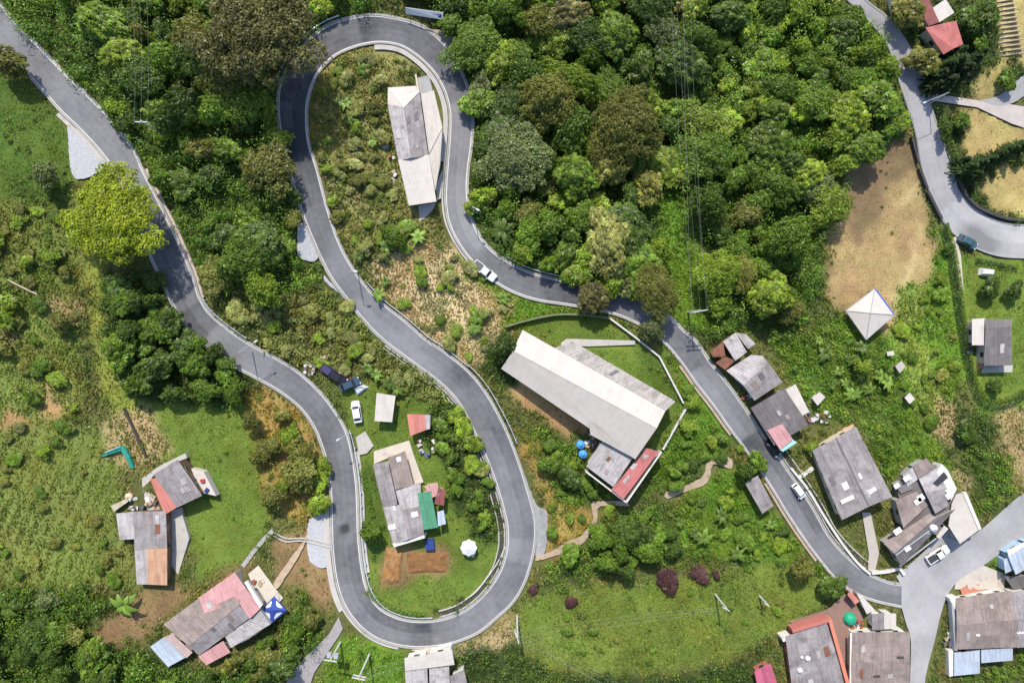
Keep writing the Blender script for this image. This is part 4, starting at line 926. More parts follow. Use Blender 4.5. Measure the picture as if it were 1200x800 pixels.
lamp('street lamp reaching over the road beside the concrete pad', (410,507), (396,515))
lamp('street lamp on the first long bend below the bushes', (296,412), (300,400))
lamp('street lamp beside the dry stubble slope on the middle leg', (420,322), (417,318))
lamp('street lamp beside the banana plant on the upper bend', (556,250), (560,246))
lamp('street lamp on the verge left of the upper forest road', (1088,122), (1084,120))

# dug soil on the hairpin lawn: an uneven heap and a levelled bed
def soil_heap(label, cs, hmax, m, seed):
    rd = np.random.default_rng(seed); A_ = [W(*c) for c in cs]; n_ = 26; V = []
    o_ = (A_[0] + A_[2]) / 2; ph_ = rd.uniform(0, 6, 6)
    for i in range(n_ + 1):
        for k in range(n_ + 1):
            u, v = i / n_, k / n_; uu = u + .03 * math.sin(v * 9 + ph_[0]) * math.sin(u * math.pi); vv = v + .04 * math.sin(u * 8 + ph_[1]) * math.sin(v * math.pi)
            p = A_[0] * (1 - uu) * (1 - vv) + A_[1] * uu * (1 - vv) + A_[2] * uu * vv + A_[3] * (1 - uu) * vv
            e = min(1, 6 * min(u, 1 - u, v, 1 - v)); z = float(hgt(p.x, p.y)) - .15 + e * (.2 + hmax * (.35 + .3 * math.sin(u * 7 + ph_[2] + 1.5 * math.sin(v * 5)) * math.sin(v * 6 + ph_[3] + 1.3 * math.sin(u * 4)) + rd.uniform(0, .45)))
            V.append((p.x - o_.x, p.y - o_.y, z - o_.z))
    F = [(i * (n_ + 1) + k, (i + 1) * (n_ + 1) + k, (i + 1) * (n_ + 1) + k + 1, i * (n_ + 1) + k + 1) for i in range(n_) for k in range(n_)]
    me = mesh_np('soil_heap', V, F, [m])
    if sum(f.normal.z for f in me.polygons) < 0: me.flip_normals()
    tag(obj('soil_heap', me, None, o_), label, 'soil heap'); fill(BLOCK, cs, True)
soil_heap('levelled bed of reddish brown dug soil on the hairpin lawn', [(474,646),(526,646),(526,671),(476,673)], .35, mat('dug_soil', (.24,.12,.045), .95, .35, 1.2, dirt=(.10,.05,.025), dirt_amt=.5, bump=.6), 3)
soil_heap('uneven orange heap of earth behind the hairpin house', [(452,640),(473,644),(470,684),(446,686)], .8, mat('orange_earth', (.30,.155,.055), .95, .35, 1.0, dirt=(.30,.22,.14), dirt_amt=.5, bump=.6), 4)

# ------------------------------------------------------------------ what covers the ground, by area
# name: soil colour, grass per m2, blade height, grass palette, shrubs per m2, shrub size, shrub palette
ZT = {
 'rough':   ((.085,.095,.035), 9, .45, 'olive', .22, (.5,1.0), 'mid'),
 'forest':  ((.045,.065,.018), 5, .6, 'mid', .62, (.8,1.7), 'forest'),
 'forestb': ((.05,.075,.018), 5, .6, 'mid', .62, (.7,1.6), 'bright'),
 'cane':    ((.07,.075,.03), 6, .8, 'pale', .75, (.6,1.2), 'pale'),
 'dryshrub':((.17,.165,.07), 9, .5, 'pale', .6, (.4,.9), 'dryg'),
 'stubble': ((.38,.30,.19), 18, .40, 'pstraw', .12, (.4,.8), 'dryg'),
 'lawn':    ((.095,.14,.028), 16, .16, 'lawn', .015, (.3,.6), 'bright'),
 'lawnd':   ((.06,.10,.022), 14, .22, 'lawn', .12, (.4,.8), 'mid'),
 'yellow':  ((.26,.18,.07), 9, .35, 'yellow', .45, (.4,.9), 'yellow'),
 'soil':    ((.29,.175,.095), 3, .25, 'straw', .04, (.3,.6), 'dry'),
 'orange':  ((.21,.12,.052), 5, .2, 'straw', .0, (.3,.6), 'dry'),
 'brown':   ((.17,.115,.065), 3, .25, 'olive', .03, (.3,.6), 'mid'),
 'bush':    ((.05,.065,.02), 6, .5, 'mid', .7, (.6,1.3), 'bright'),
 'bushd':   ((.035,.05,.018), 5, .5, 'dark', .75, (.6,1.4), 'dark'),
 'meadow':  ((.105,.14,.03), 16, .26, 'meadow', .05, (.3,.7), 'mid'),
 'field':   ((.13,.16,.045), 19, .35, 'fieldg', .07, (.3,.6), 'olive'),
 'slope':   ((.135,.165,.048), 15, .4, 'fieldg', .16, (.45,1.0), 'slope'),
 'track':   ((.19,.22,.05), 14, .25, 'yellow', .02, (.3,.5), 'mid'),
 'trail':   ((.40,.315,.19), 1, .1, 'straw', .0, (.2,.3), 'dry'),
 'glight':  ((.15,.20,.045), 17, .3, 'lawn', .05, (.35,.7), 'bright'),
 'tan':     ((.255,.185,.10), 6, .14, 'straw', .012, (.25,.5), 'dry'),
 'tanshade':  ((.15,.105,.068), 5, .12, 'straw', .02, (.25,.5), 'dry'),  # darker soil colour: soft tree and cloud shadow painted into the clearing
 'tanlawn': ((.31,.25,.115), 9, .10, 'straw', .0, (.25,.5), 'dry'),
 'green':   ((.085,.15,.022), 16, .35, 'bright', .20, (.45,.9), 'bright'),
 'banana':  ((.06,.09,.02), 8, .5, 'bright', .55, (.5,1.1), 'bright'),
 'bare':    ((.27,.21,.12), 10, .35, 'olive', .12, (.3,.6), 'mid'),
}
ZN = list(ZT)
ZONES = [
 ('forest', [(-200,-200),(460,-200),(440,15),(400,22),(345,62),(325,100),(325,150),(338,200),(355,255),(380,320),(330,345),(240,335),(228,328),(205,272),(165,192),(120,125),(60,65),(0,0)]),
 ('forest', [(-200,-200),(0,-30),(0,0),(60,65),(-200,-150)]),
 ('cane', [(238,345),(280,330),(330,335),(385,322),(452,402),(515,450),(552,500),(582,565),(560,580),(530,530),(500,480),(460,445),(400,425),(350,430),(290,400)]),
 ('forest', [(470,-200),(1000,-200),(960,-50),(980,-10),(1020,35),(1045,60),(1048,90),(1070,150),(1030,170),(985,200),(965,300),(955,340),(925,400),(870,385),(815,395),(745,345),(600,308),(560,270),(550,210),(556,130),(540,75),(505,30)]),
 ('forestb', [(860,-10),(985,-10),(1045,60),(1070,150),(1030,170),(985,200),(940,210),(860,180),(840,90)]),
 ('green', [(770,225),(810,225),(835,380),(800,385),(760,350),(780,280)]),
 ('dryshrub', [(440,52),(470,58),(490,75),(455,100),(460,170),(480,240),(500,255),(520,268),(505,290),(430,310),(395,275),(372,195),(361,120),(370,90),(395,65)]),
 ('yellow', [(361,110),(372,85),(395,66),(410,60),(385,85),(373,120),(374,190),(370,195)]),
 ('stubble', [(430,312),(500,278),(535,290),(590,335),(640,352),(610,385),(590,400),(560,430),(540,428),(475,376)]),
 ('green', [(560,335),(600,342),(675,360),(740,376),(720,374),(640,368),(590,392),(585,372),(610,360)]),
 ('green', [(535,292),(560,315),(600,345),(585,350),(545,325)]),
 ('lawn', [(592,388),(640,368),(716,374),(772,420),(803,476),(775,525),(760,520),(700,440),(620,390)]),
 ('lawnd', [(740,395),(772,420),(803,476),(790,470),(760,450)]),
 ('green', [(775,395),(800,430),(835,475),(860,520),(850,535),(820,545),(800,560),(745,585),(775,530),(805,476),(780,425)]),
 ('bushd', [(575,400),(592,390),(588,432),(640,465),(650,490),(610,470),(580,440),(560,430)]),
 ('soil', [(612,440),(650,468),(690,492),(680,512),(640,500),(615,480),(600,460)]),
 ('yellow', [(600,505),(640,505),(660,560),(700,600),(690,630),(640,655),(625,655),(642,610),(625,560)]),
 ('bush', [(640,500),(680,525),(690,550),(730,590),(700,600),(660,590),(640,545),(620,500)]),
 ('bush', [(730,595),(780,590),(830,570),(860,540),(905,590),(965,672),(900,662),(780,655),(640,690),(640,660),(700,628)]),
 ('green', [(800,570),(870,545),(905,600),(950,660),(880,655),(800,640)]),
 ('meadow', [(608,712),(640,690),(780,680),(900,655),(985,690),(960,715),(920,735),(860,772),(760,790),(640,785),(600,745)]),
 ('bushd', [(540,765),(600,750),(640,788),(760,795),(850,780),(890,765),(880,940),(540,940)]),
 ('lawn', [(395,450),(430,445),(470,460),(520,480),(560,540),(588,600),(592,645),(565,695),(495,722),(445,708),(428,680),(422,600),(418,540)]),
 ('bushd', [(500,470),(530,470),(555,500),(580,560),(588,605),(570,640),(548,610),(530,600),(528,540),(500,520)]),
 ('lawnd', [(420,540),(440,545),(455,620),(440,660),(425,640)]),
 ('brown', [(450,638),(470,642),(529,642),(529,674),(480,678),(470,690),(443,688)]),
 ('field', [(-200,480),(60,490),(130,510),(138,560),(140,600),(150,640),(160,684),(0,690),(-200,690)]),
 ('slope', [(-200,60),(0,70),(40,105),(85,160),(90,210),(92,300),(98,480),(60,495),(-200,480)]),
 ('lawnd', [(-200,80),(0,75),(30,95),(85,155),(85,230),(60,240),(-200,230)]),
 ('soil', [(0,478),(30,482),(40,496),(0,500)]), ('soil', [(40,470),(62,462),(75,480),(70,492),(48,490)]), ('bare', [(45,440),(60,445),(70,470),(60,470)]),
 ('bare', [(60,345),(95,355),(95,385),(50,370)]),
 ('bare', [(0,380),(15,380),(22,398),(2,402)]),
 ('track', [(96,300),(122,300),(130,400),(150,450),(195,505),(150,540),(140,500),(112,440)]),
 ('bushd', [(120,330),(180,325),(195,345),(215,385),(265,425),(300,447),(300,470),(250,480),(170,470),(128,410)]),
 ('lawn', [(165,470),(290,475),(300,520),(320,600),(300,650),(232,680),(222,640),(210,560),(180,520)]),
 ('bare', [(120,490),(170,475),(195,510),(200,530),(150,550),(120,530)]),
 ('yellow', [(285,460),(300,448),(345,475),(370,510),(385,590),(350,610),(320,600),(300,540)]),
 ('forest', [(-200,690),(0,690),(100,688),(130,700),(110,750),(180,765),(260,790),(330,770),(340,730),(350,700),(365,700),(385,740),(330,800),(300,940),(-200,940)]),
 ('brown', [(100,745),(140,715),(165,690),(230,690),(290,655),(300,668),(230,690),(185,730),(170,752),(120,757)]),
 ('brown', [(315,625),(360,620),(380,610),(388,690),(385,720),(360,690),(320,680)]),
 ('green', [(395,745),(430,745),(475,760),(475,850),(360,850),(372,790)]),
 ('bare', [(590,720),(606,716),(604,745),(590,760),(535,765),(530,755),(560,745)]),
 ('tan', [(975,250),(1000,205),(1030,168),(1072,165),(1085,230),(1096,320),(1085,335),(1056,330),(1050,392),(990,362),(966,345)]),
 ('tanshade', [(985,200),(1030,165),(1072,165),(1075,190),(1045,215),(1030,260),(1005,285),(985,265),(978,240)]),  # area of the shadow painted into the soil colour
 ('trail', [(1079,213),(1082,217),(1055,238),(1050,243),(1048,240),(1058,230)]), ('trail', [(1076,262),(1080,262),(1074,300),(1064,325),(1054,345),(1053,388),(1049,388),(1050,340),(1066,310),(1073,285)]),
 ('green', [(1056,330),(1085,335),(1096,300),(1102,262),(1125,295),(1165,305),(1400,305),(1400,480),(1150,485),(1130,440),(1105,500),(1130,600),(1150,605),(1130,580),(1090,560),(1050,540),(1020,500),(1000,420),(1045,388)]),
 ('lawn', [(1126,300),(1200,310),(1260,310),(1260,460),(1190,465),(1150,475),(1135,440),(1128,380)]),
 ('glight', [(1048,395),(1085,390),(1100,450),(1098,500),(1080,490),(1060,440)]), ('glight', [(1056,332),(1085,338),(1090,370),(1050,392)]),
 ('banana', [(955,380),(990,365),(1030,400),(1045,420),(1060,470),(1055,540),(1045,570),(1010,500),(985,495),(955,480),(925,440),(900,400),(925,390)]),
 ('bare', [(1100,460),(1122,480),(1125,520),(1105,530),(1085,500)]), ('bare', [(1115,550),(1150,560),(1150,590),(1130,585)]),
 ('bare', [(1165,480),(1260,470),(1260,560),(1200,575),(1180,540)]),
 ('bushd', [(1120,480),(1165,485),(1170,520),(1130,525)]), ('bush', [(1130,525),(1180,530),(1185,570),(1160,600),(1140,600)]),
 ('bushd', [(1040,0),(1170,0),(1200,60),(1300,60),(1300,110),(1100,110),(1080,75)]),
 ('bushd', [(1100,120),(1130,135),(1130,180),(1300,170),(1300,255),(1170,255),(1130,230),(1110,170)]),
 ('tanlawn', [(1135,128),(1138,100),(1165,70),(1185,62),(1180,105),(1170,120),(1145,127)]),
 ('tanlawn', [(1118,128),(1150,130),(1200,152),(1205,168),(1150,195),(1128,178),(1132,155)]),
 ('tanlawn', [(1157,205),(1170,196),(1260,190),(1260,252),(1190,255),(1168,248),(1152,232)]),
 ('tanlawn', [(1150,-40),(1300,-40),(1300,60),(1200,75),(1172,60),(1168,20)]),
 ('rough', [(1083,805),(1090,770),(1112,775),(1130,795),(1300,770),(1300,940),(1083,940)]),
 ('bush', [(1120,795),(1150,782),(1190,765),(1300,760),(1300,940),(1110,940)]),
 ('green', [(1155,662),(1180,645),(1176,668),(1165,668)]),
]
ZMAP = np.zeros((RH, RW), np.int16)
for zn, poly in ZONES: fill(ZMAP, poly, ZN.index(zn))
SOFT = dilate(ROADMASK, 4)
def wob(x, y, s):
    return s * (np.sin(x * .9 + 1.7 * np.sin(y * .43)) + np.sin(y * 1.1 + 2.1 * np.sin(x * .37)) + .7 * np.sin(x * 2.3 + y * 1.9))

# ------------------------------------------------------------------ the ground sheet
def axis(lo, hi, d, far):
    core = np.arange(lo, hi + d, d); out = [hi + d]; s = d
    while out[-1] < far: s *= 1.35; out.append(out[-1] + s)
    out = np.array(out[1:]); neg = lo - (out - hi)
    return np.concatenate([neg[::-1], core, out])
gx, gy = axis(-122, 122, .68, 1500), axis(-86, 86, .68, 1500)
X, Y = np.meshgrid(gx, gy); Hm = np.clip(np.hypot(X / 122, Y / 90), 1, None)
Xc, Yc = np.clip(X, -160, 160), np.clip(Y, -130, 130)
Zg = hgt(Xc, Yc); PX, PY = to_px(X, Y, Zg)
micro = .05 * np.sin(X * 1.7 + np.sin(Y * 1.3)) * np.sin(Y * 1.9 + 1.3 * np.sin(X * 1.1)) - .02
inr = look(dilate(ROADMASK, 3), PX, PY)
flat = look(dilate(BLOCK, 4), PX, PY)
Zg = Zg + np.where(inr, -.30, np.where(flat, -.05, micro))
wx_, wy_ = wob(X, Y, 2.2), wob(Y, X, 2.2)
zi = look(ZMAP, PX + wx_, PY + wy_)
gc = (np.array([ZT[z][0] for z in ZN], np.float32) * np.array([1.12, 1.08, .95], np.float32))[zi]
for _ in range(2):
    g2 = gc.copy(); g2[1:-1, 1:-1] = (gc[1:-1, 1:-1] * 2 + gc[:-2, 1:-1] + gc[2:, 1:-1] + gc[1:-1, :-2] + gc[1:-1, 2:]) / 6; gc = g2
ny, nx = X.shape; idx = np.arange(nx * ny).reshape(ny, nx)
F = np.stack([idx[:-1, :-1], idx[:-1, 1:], idx[1:, 1:], idx[1:, :-1]], -1).reshape(-1, 4)
mg = bpy.data.materials.new('ground_cover'); mg.use_nodes = True; n = mg.node_tree; b = n.nodes['Principled BSDF']; b.inputs['Roughness'].default_value = .95; b.inputs['Specular IOR Level'].default_value = .1
at = n.nodes.new('ShaderNodeAttribute'); at.attribute_name = 'Col'; geo = n.nodes.new('ShaderNodeNewGeometry')
def gnoise(s, d, r=.6):
    q = n.nodes.new('ShaderNodeTexNoise'); q.inputs['Scale'].default_value = s; q.inputs['Detail'].default_value = d; q.inputs['Roughness'].default_value = r; n.links.new(geo.outputs['Position'], q.inputs['Vector']); return q
q1, q2, q0 = gnoise(.35, 6, .65), gnoise(3.2, 4, .7), gnoise(.07, 4, .6)
ad = n.nodes.new('ShaderNodeMath'); ad.operation = 'ADD'; n.links.new(q1.outputs[0], ad.inputs[0]); n.links.new(q2.outputs[0], ad.inputs[1])
mr = n.nodes.new('ShaderNodeMapRange'); mr.inputs[1].default_value = .65; mr.inputs[2].default_value = 1.35; mr.inputs[3].default_value = .55; mr.inputs[4].default_value = 1.45; ad2 = n.nodes.new('ShaderNodeMath'); ad2.operation = 'MULTIPLY_ADD'; n.links.new(q0.outputs[0], ad2.inputs[0]); ad2.inputs[1].default_value = 1.3; n.links.new(ad.outputs[0], ad2.inputs[2]); mr.inputs[1].default_value = 1.2; mr.inputs[2].default_value = 2.1; n.links.new(ad2.outputs[0], mr.inputs[0])
q3 = gnoise(.22, 5); hs = n.nodes.new('ShaderNodeHueSaturation'); m3 = n.nodes.new('ShaderNodeMapRange'); m3.inputs[1].default_value = .35; m3.inputs[2].default_value = .65; m3.inputs[3].default_value = .49; m3.inputs[4].default_value = .515; n.links.new(q3.outputs[0], m3.inputs[0]); n.links.new(m3.outputs[0], hs.inputs['Hue'])
sc = n.nodes.new('ShaderNodeVectorMath'); sc.operation = 'SCALE'; n.links.new(at.outputs['Color'], hs.inputs['Color']); n.links.new(hs.outputs[0], sc.inputs[0]); n.links.new(mr.outputs[0], sc.inputs['Scale']); n.links.new(sc.outputs[0], b.inputs['Base Color'])
bp = n.nodes.new('ShaderNodeBump'); bp.inputs['Strength'].default_value = .6; bp.inputs['Distance'].default_value = .12; n.links.new(q2.outputs[0], bp.inputs['Height']); n.links.new(bp.outputs[0], b.inputs['Normal'])
gm = mesh_np('ground', np.stack([X, Y, Zg], -1).reshape(-1, 3), F, [mg], gc.reshape(-1, 3), True)
obj('ground', gm)['kind'] = 'structure'

# ------------------------------------------------------------------ leaves
def unit(v): return v / np.maximum(np.linalg.norm(v, axis=-1, keepdims=True), 1e-6)
def leaves(P, N, size, aspect=.62, bend=.25, rg=rng):
    """diamond leaves (one folded quad each) at P facing N"""
    n = len(P); N = unit(N); a = unit(np.cross(N, unit(rg.normal(size=(n, 3))))); b = np.cross(N, a)
    s = (size if np.ndim(size) else np.full(n, size))[:, None]
    V = np.stack([P - a * s * .5, P + b * s * .5 * aspect + N * s * bend * .3, P + a * s * .5 - N * s * bend * .3, P - b * s * .5 * aspect + N * s * bend * .3], 1).reshape(-1, 3)
    return V, np.arange(4 * n).reshape(n, 4)
def sphere(n, rg=rng): return unit(rg.normal(size=(n, 3)))
def make_crown(R_, Hc, nlobe, nleaf, leaf, seed, flat=.7, tall=False, gap=.12, rosette=False):
    """a crown of many leaf lobes spread over a dome; returns mesh and lobe centres"""
    rg = np.random.default_rng(seed); cs, rs = [], []
    for i in range(nlobe):
        a = i * 2.399 + rg.uniform(-.4, .4); q = math.sqrt((i + .5) / nlobe); r = R_ * q * .80 * rg.uniform(.66, 1.28)
        z = Hc * (1 - .75 * q ** 1.7) * rg.uniform(.75, 1.1)
        cs.append((r * math.cos(a), r * math.sin(a), z)); rs.append(R_ * rg.uniform(.34, .95) * (.62 if R_ < 2 else .50 if R_ < 4 else .36 if R_ < 6 else .25) * (1.0 if not tall else .8))
    cs, rs = np.array(cs), np.array(rs); w = rs ** 2 / (rs ** 2).sum(); k = rg.choice(nlobe, nleaf, p=w)
    d = sphere(nleaf, rg); d[:, 2] = np.where(d[:, 2] < -.25, -d[:, 2], d[:, 2]); rad = rg.uniform(.62, 1.08, nleaf) ** .6
    bumpy = 1 + .28 * np.sin(d[:, 0] * 5 + k) * np.sin(d[:, 1] * 6 + 2 * k) 
    P = cs[k] + d * (rs[k] * rad * bumpy)[:, None] * np.array([1, 1, flat])
    N = d * .75 + np.array([0, 0, .45]) + rg.normal(size=(nleaf, 3)) * .5
    if rosette:      # leaves in star shaped sprays at the twig ends
        g = nleaf // 7; m7 = g * 7; c0 = np.repeat(np.arange(g) * 7, 7); C0, N0 = P[c0], unit(N[c0] + np.array([0, 0, .6])); a_ = unit(np.cross(N0, unit(rg.normal(size=(g, 3)))[c0 // 7])); b_ = np.cross(N0, a_)
        th = np.tile(np.arange(7) * .9, g) + rg.uniform(-.25, .25, m7); out = a_ * np.cos(th)[:, None] + b_ * np.sin(th)[:, None]; L_ = (rg.uniform(.8, 1.3, g)[c0 // 7] * rg.uniform(.8, 1.2, m7) * leaf * 1.9)[:, None]
        sd_ = np.cross(N0, out) * L_ * .2; tip = C0 + out * L_ - N0 * L_ * .25; mid = C0 + out * L_ * .55 + N0 * L_ * .06
        V = np.stack([C0, mid + sd_, tip, mid - sd_], 1).reshape(-1, 3); F = np.arange(4 * m7).reshape(m7, 4); kk = k[c0]
        tone = rg.uniform(.6, 1.5, g)[c0 // 7] * rg.uniform(.85, 1.15, m7) * rg.uniform(.78, 1.22, nlobe)[kk]
        c = np.stack([tone * rg.uniform(.9, 1.2, g)[c0 // 7], tone, tone * .9], -1)
        return mesh_np('crown', V, F, [MATS['leaf_dark']], np.repeat(c, 4, 0)), cs, rs
    V, F = leaves(P, N, rg.choice([.75, 1.0, 1.35, 1.8], nleaf, p=[.35, .4, .2, .05]) * leaf, .6, .3, rg)
    tone = rg.uniform(.6, 1.45, nleaf) * rg.uniform(.78, 1.22, nlobe)[k]
    c = np.stack([tone * rg.uniform(.88, 1.16, nleaf), tone, tone * rg.uniform(.75, 1.2, nleaf)], -1)
    return mesh_np('crown', V, F, [MATS['leaf_dark']], np.repeat(c, 4, 0)), cs, rs
LEAF = {'dark': (.068,.120,.015), 'mid': (.112,.192,.018), 'light': (.182,.266,.024), 'olive': (.165,.178,.034), 'brown': (.138,.136,.043), 'yellow': (.230,.285,.014), 'grey': (.140,.178,.058), 'conifer': (.034,.070,.014), 'purple': (.080,.036,.036), 'pale': (.225,.245,.072)}
for k, c in LEAF.items(): leaf_mat('leaf_' + k, c)
M_BARK = mat('bark', (.16,.12,.085), .9, .25, 2, bump=.4)
def make_trunk(H, cs, r, seed):
    rg = random.Random(seed); mb = MB(); mb.tube((0,0,-.6), (0,0,H * .55), r, r * .75, 7); mb.tube((0,0,H * .55), (.1,.05,H * .8), r * .75, r * .35, 7)
    for c in cs[::2]:
        z = H * rg.uniform(.35, .62); mb.tube((0,0,z), (c[0] * .85, c[1] * .85, c[2] + H * .5), r * .38, r * .1, 5)
    me = bpy.data.meshes.new('trunk'); me.from_pydata(mb.v, [], mb.f); me.materials.append(M_BARK); return me
PROTO = {}
for si, (R_, Hc, nl, nf, lf) in enumerate(((1.5,1.3,11,2600,.24),(2.3,1.9,19,6000,.25),(3.3,2.5,32,11500,.26),(4.8,3.2,60,22000,.27),(7.8,4.6,130,52000,.28))):
    for vi in range(3 if si < 4 else 2):
        cm, cs, rs = make_crown(R_, Hc, nl, nf if vi < 2 else int(nf * .62), lf, 100 + si * 10 + vi, rosette=(vi == 2)); H = R_ * 1.35
        tm = make_trunk(H, cs, .07 * R_ + .04, si * 7 + vi); PROTO[si, vi] = (cm, tm, H, R_, Hc)
NTREE = [0]
def tree(px, py, rpx, kind, label, group, name='tree', cat='tree', low=1.0, sq=(1, 1)):
    """a crown seen at a pixel with that radius in pixels"""
    r = rpx / 6.0; si = 0 if r < 1.9 else 1 if r < 2.8 else 2 if r < 4.0 else 3 if r < 6.2 else 4
    cm, tm, H, R_, Hc = PROTO[si, random.randrange(3 if si < 4 else 2)]; s = r / R_ * 1.14; hcrown = (H * .5 + Hc * .6) * s * low
    g = W(px, py, hcrown); p = Vector((g.x, g.y, float(hgt(g.x, g.y))))
    t = thing(name, label, cat, p, random.uniform(0, 6.28), group); t.scale = (s * random.uniform(.74, 1.3), s * random.uniform(.74, 1.3), s * low * random.uniform(.8, 1.3)); NTREE[0] += 1
    c = obj('crown', cm, t, (0, 0, H * .5)); c.material_slots[0].link = 'OBJECT'; c.material_slots[0].material = MATS['leaf_' + kind]
    obj('trunk', tm, t)
    return t
ADJ = {'dark': 'dark green', 'mid': 'mid green', 'light': 'light green', 'olive': 'olive green', 'brown': 'brownish', 'grey': 'grey green', 'pale': 'pale green', 'yellow': 'yellow green'}
# trees one can pick out by eye: pixel, radius, kind, label
T1 = lambda *a, **k: tree(*a, **k)
TR = 'tree'
for px, py, r, k, lab in [
 (129,250,40,'yellow','big bright yellow green tree overhanging the first road bend'),
 (15,75,16,'olive','olive green tree leaning over the road at the top left'),
 (302,36,54,'brown','huge brownish olive crowned tree left of the upper hairpin'),
 (265,85,28,'olive','olive tree below the huge brownish crown'),
 (605,180,34,'grey','broad grey green tree beside the right leg of the upper hairpin'),
 (735,150,40,'olive','broad olive tree in the middle of the wood by the wires'),
 (655,15,22,'brown','reddish brown tree at the top of the wood'),
 (640,120,30,'olive','rounded olive tree between the hairpin and the wires'),
 (770,340,26,'olive','olive tree overhanging the road at the end of the guard rail'),
 (695,348,17,'brown','bare brownish tree leaning over the road above the walled lawn'),
 (765,385,15,'grey','thin grey green tree at the road corner of the walled lawn'),
 (560,270,1,'dark','')][:-1]:
    tree(px, py, r, k, lab, None)
tree(712, 285, 26, 'pale', 'pale flowering tree above the stretch facing the walled lawn', None)
# woods: fill with trees, kinds by place
SIZES = lambda r: 'small' if r < 11 else 'medium' if r < 16 else 'broad'
def wood(poly, n, kinds, rr, where, seed, avoid=9, mind=.62, marks=None, noun='tree', low=1.0):
    rd = random.Random(seed); m = np.zeros((RH, RW), bool); fill(m, poly, True); m &= ~dilate(ROADMASK | BLOCK, avoid)
    ys, xs = np.nonzero(m); got = []; tries = 0
    while len(got) < n and tries < n * 60 and len(xs):
        tries += 1; i = rd.randrange(len(xs)); x, y = xs[i] - MX, ys[i] - MY; r = rr[0] + (rr[1] - rr[0]) * rd.random() ** 1.5
        if r > 14 and look(SOFTBIG, x, y): r = rd.uniform(9, 13)
        if any((x - a) ** 2 + (y - b_) ** 2 < (mind * (r + c)) ** 2 for a, b_, c in got): continue
        got.append((x, y, r)); k = rd.choices([q[0] for q in kinds], [q[1] for q in kinds])[0]
        random.seed(seed * 1000 + len(got))
        marks = marks or MARKS_ALL
        near = min(marks, key=lambda q: (q[0] - x) ** 2 + (q[1] - y) ** 2)[2] if marks else ''
        tree(x, y, r, k, '%s %s %s %s%s' % (SIZES(r), ADJ[k], noun, near + ' ' if near else '', where), noun + 's ' + where, noun, noun, low)
MARKS_ALL = [(390,440,'near the wreck heap'),(450,478,'near the white shed'),(489,497,'near the red shed'),(362,282,'near the gravel patch'),(100,180,'near the gravel triangle'),(129,250,'near the yellow green tree'),(140,535,'near the teal boom'),(190,600,'near the patched farmhouse'),(250,720,'near the pink roof'),(490,170,'near the narrow house'),(690,460,'near the white ridged roof'),(680,525,'near the blue tanks'),(890,580,'near the roadside hut'),(997,555,'near the large grey house'),(1020,368,'near the pavilion'),(1010,430,'near the banana plants'),(1163,400,'near the garden house'),(783,682,'near the purple shrubs'),(838,696,'near the leaning pole'),(550,638,'near the parasol'),(296,408,'near the street lamp'),(30,335,'near the bleached log'),(160,508,'near the dark log'),(115,350,'along the grass track'),(420,322,'near the middle street lamp'),(568,318,'near the driven pickup'),(460,578,'near the green side roof'),(606,721,'near the double crossarm pole'),(144,708,'near the big banana plant'),(690,620,'along the dirt path'),(1066,467,'near the tiny huts'),(1090,560,'near the corner house'),(400,110,'near the hairpin banana plants'),(0,600,'deep in the open'),(380,610,'near the pale pipes'),(0,300,'far up the slope')]
MARKS_A = [(591,269,'near the star shaped palm'),(735,150,'near the broad olive tree'),(657,15,'near the reddish brown tree'),(560,140,'along the hairpin road'),(700,330,'above the guard rail'),(712,285,'near the pale flowering tree'),(800,100,'under the upper wires'),(820,260,'under the lower wires'),(822,362,'by the crossarm pole'),(985,290,'beside the bare earth'),(610,180,'near the grey green tree'),(900,230,'midway between wires and bare earth'),(930,380,'above the banana plants')]
MARKS_B = [(1050,80,'along the side road'),(1040,165,'at the bare earth end'),(990,10,'where the side road enters'),(900,40,'towards the wires'),(930,150,'deep inside')]
MARKS_C = [(302,36,'round the huge brownish tree'),(170,60,'under the thin wires'),(130,130,'along the first leg'),(200,260,'above the yellow green tree'),(335,200,'along the hairpin road'),(355,285,'by the gravel patch'),(250,180,'deep inside'),(270,310,'above the pale cane')]
SOFTBIG = dilate(ROADMASK | BLOCK, 16)
wood([(470,-40),(860,-40),(850,180),(960,190),(985,200),(962,300),(955,340),(925,395),(870,380),(835,385),(835,240),(765,225),(775,290),(750,345),(600,306),(562,268),(552,210),(558,130),(540,75),(508,28)], 118, (('dark',4),('mid',6),('olive',2),('light',4),('grey',1)), (11,27), 'in the wide wood', 3, marks=MARKS_A)
wood([(850,-40),(975,-40),(1045,60),(1055,100),(1068,150),(1030,172),(985,200),(940,215),(860,190),(845,90)], 62, (('light',5),('mid',5),('dark',1)), (9,19), 'in the bright wood', 4, 4, marks=MARKS_B)
wood([(60,-40),(440,-40),(400,20),(345,60),(325,100),(325,150),(338,200),(355,255),(378,315),(330,338),(245,330),(205,268),(170,190),(125,125)], 62, (('dark',5),('mid',5),('light',2),('olive',1)), (10,22), 'in the left wood', 5, 5, marks=MARKS_C)
wood([(120,335),(185,330),(215,385),(265,428),(295,455),(250,478),(170,470),(128,410)], 26, (('mid',4),('dark',3)), (9,16), 'in the thicket by the first bend', 6, 4)
wood([(290,465),(340,480),(378,540),(382,590),(330,600),(295,560)], 14, (('light',2),('olive',3),('mid',2)), (9,16), 'on the lower hairpin bank', 7, 3)
wood([(505,470),(535,478),(575,560),(585,610),(560,640),(535,600),(530,540),(510,520)], 15, (('light',2),('mid',4),('dark',1)), (6,10), 'behind the lower hairpin house', 8, 3, low=.7)
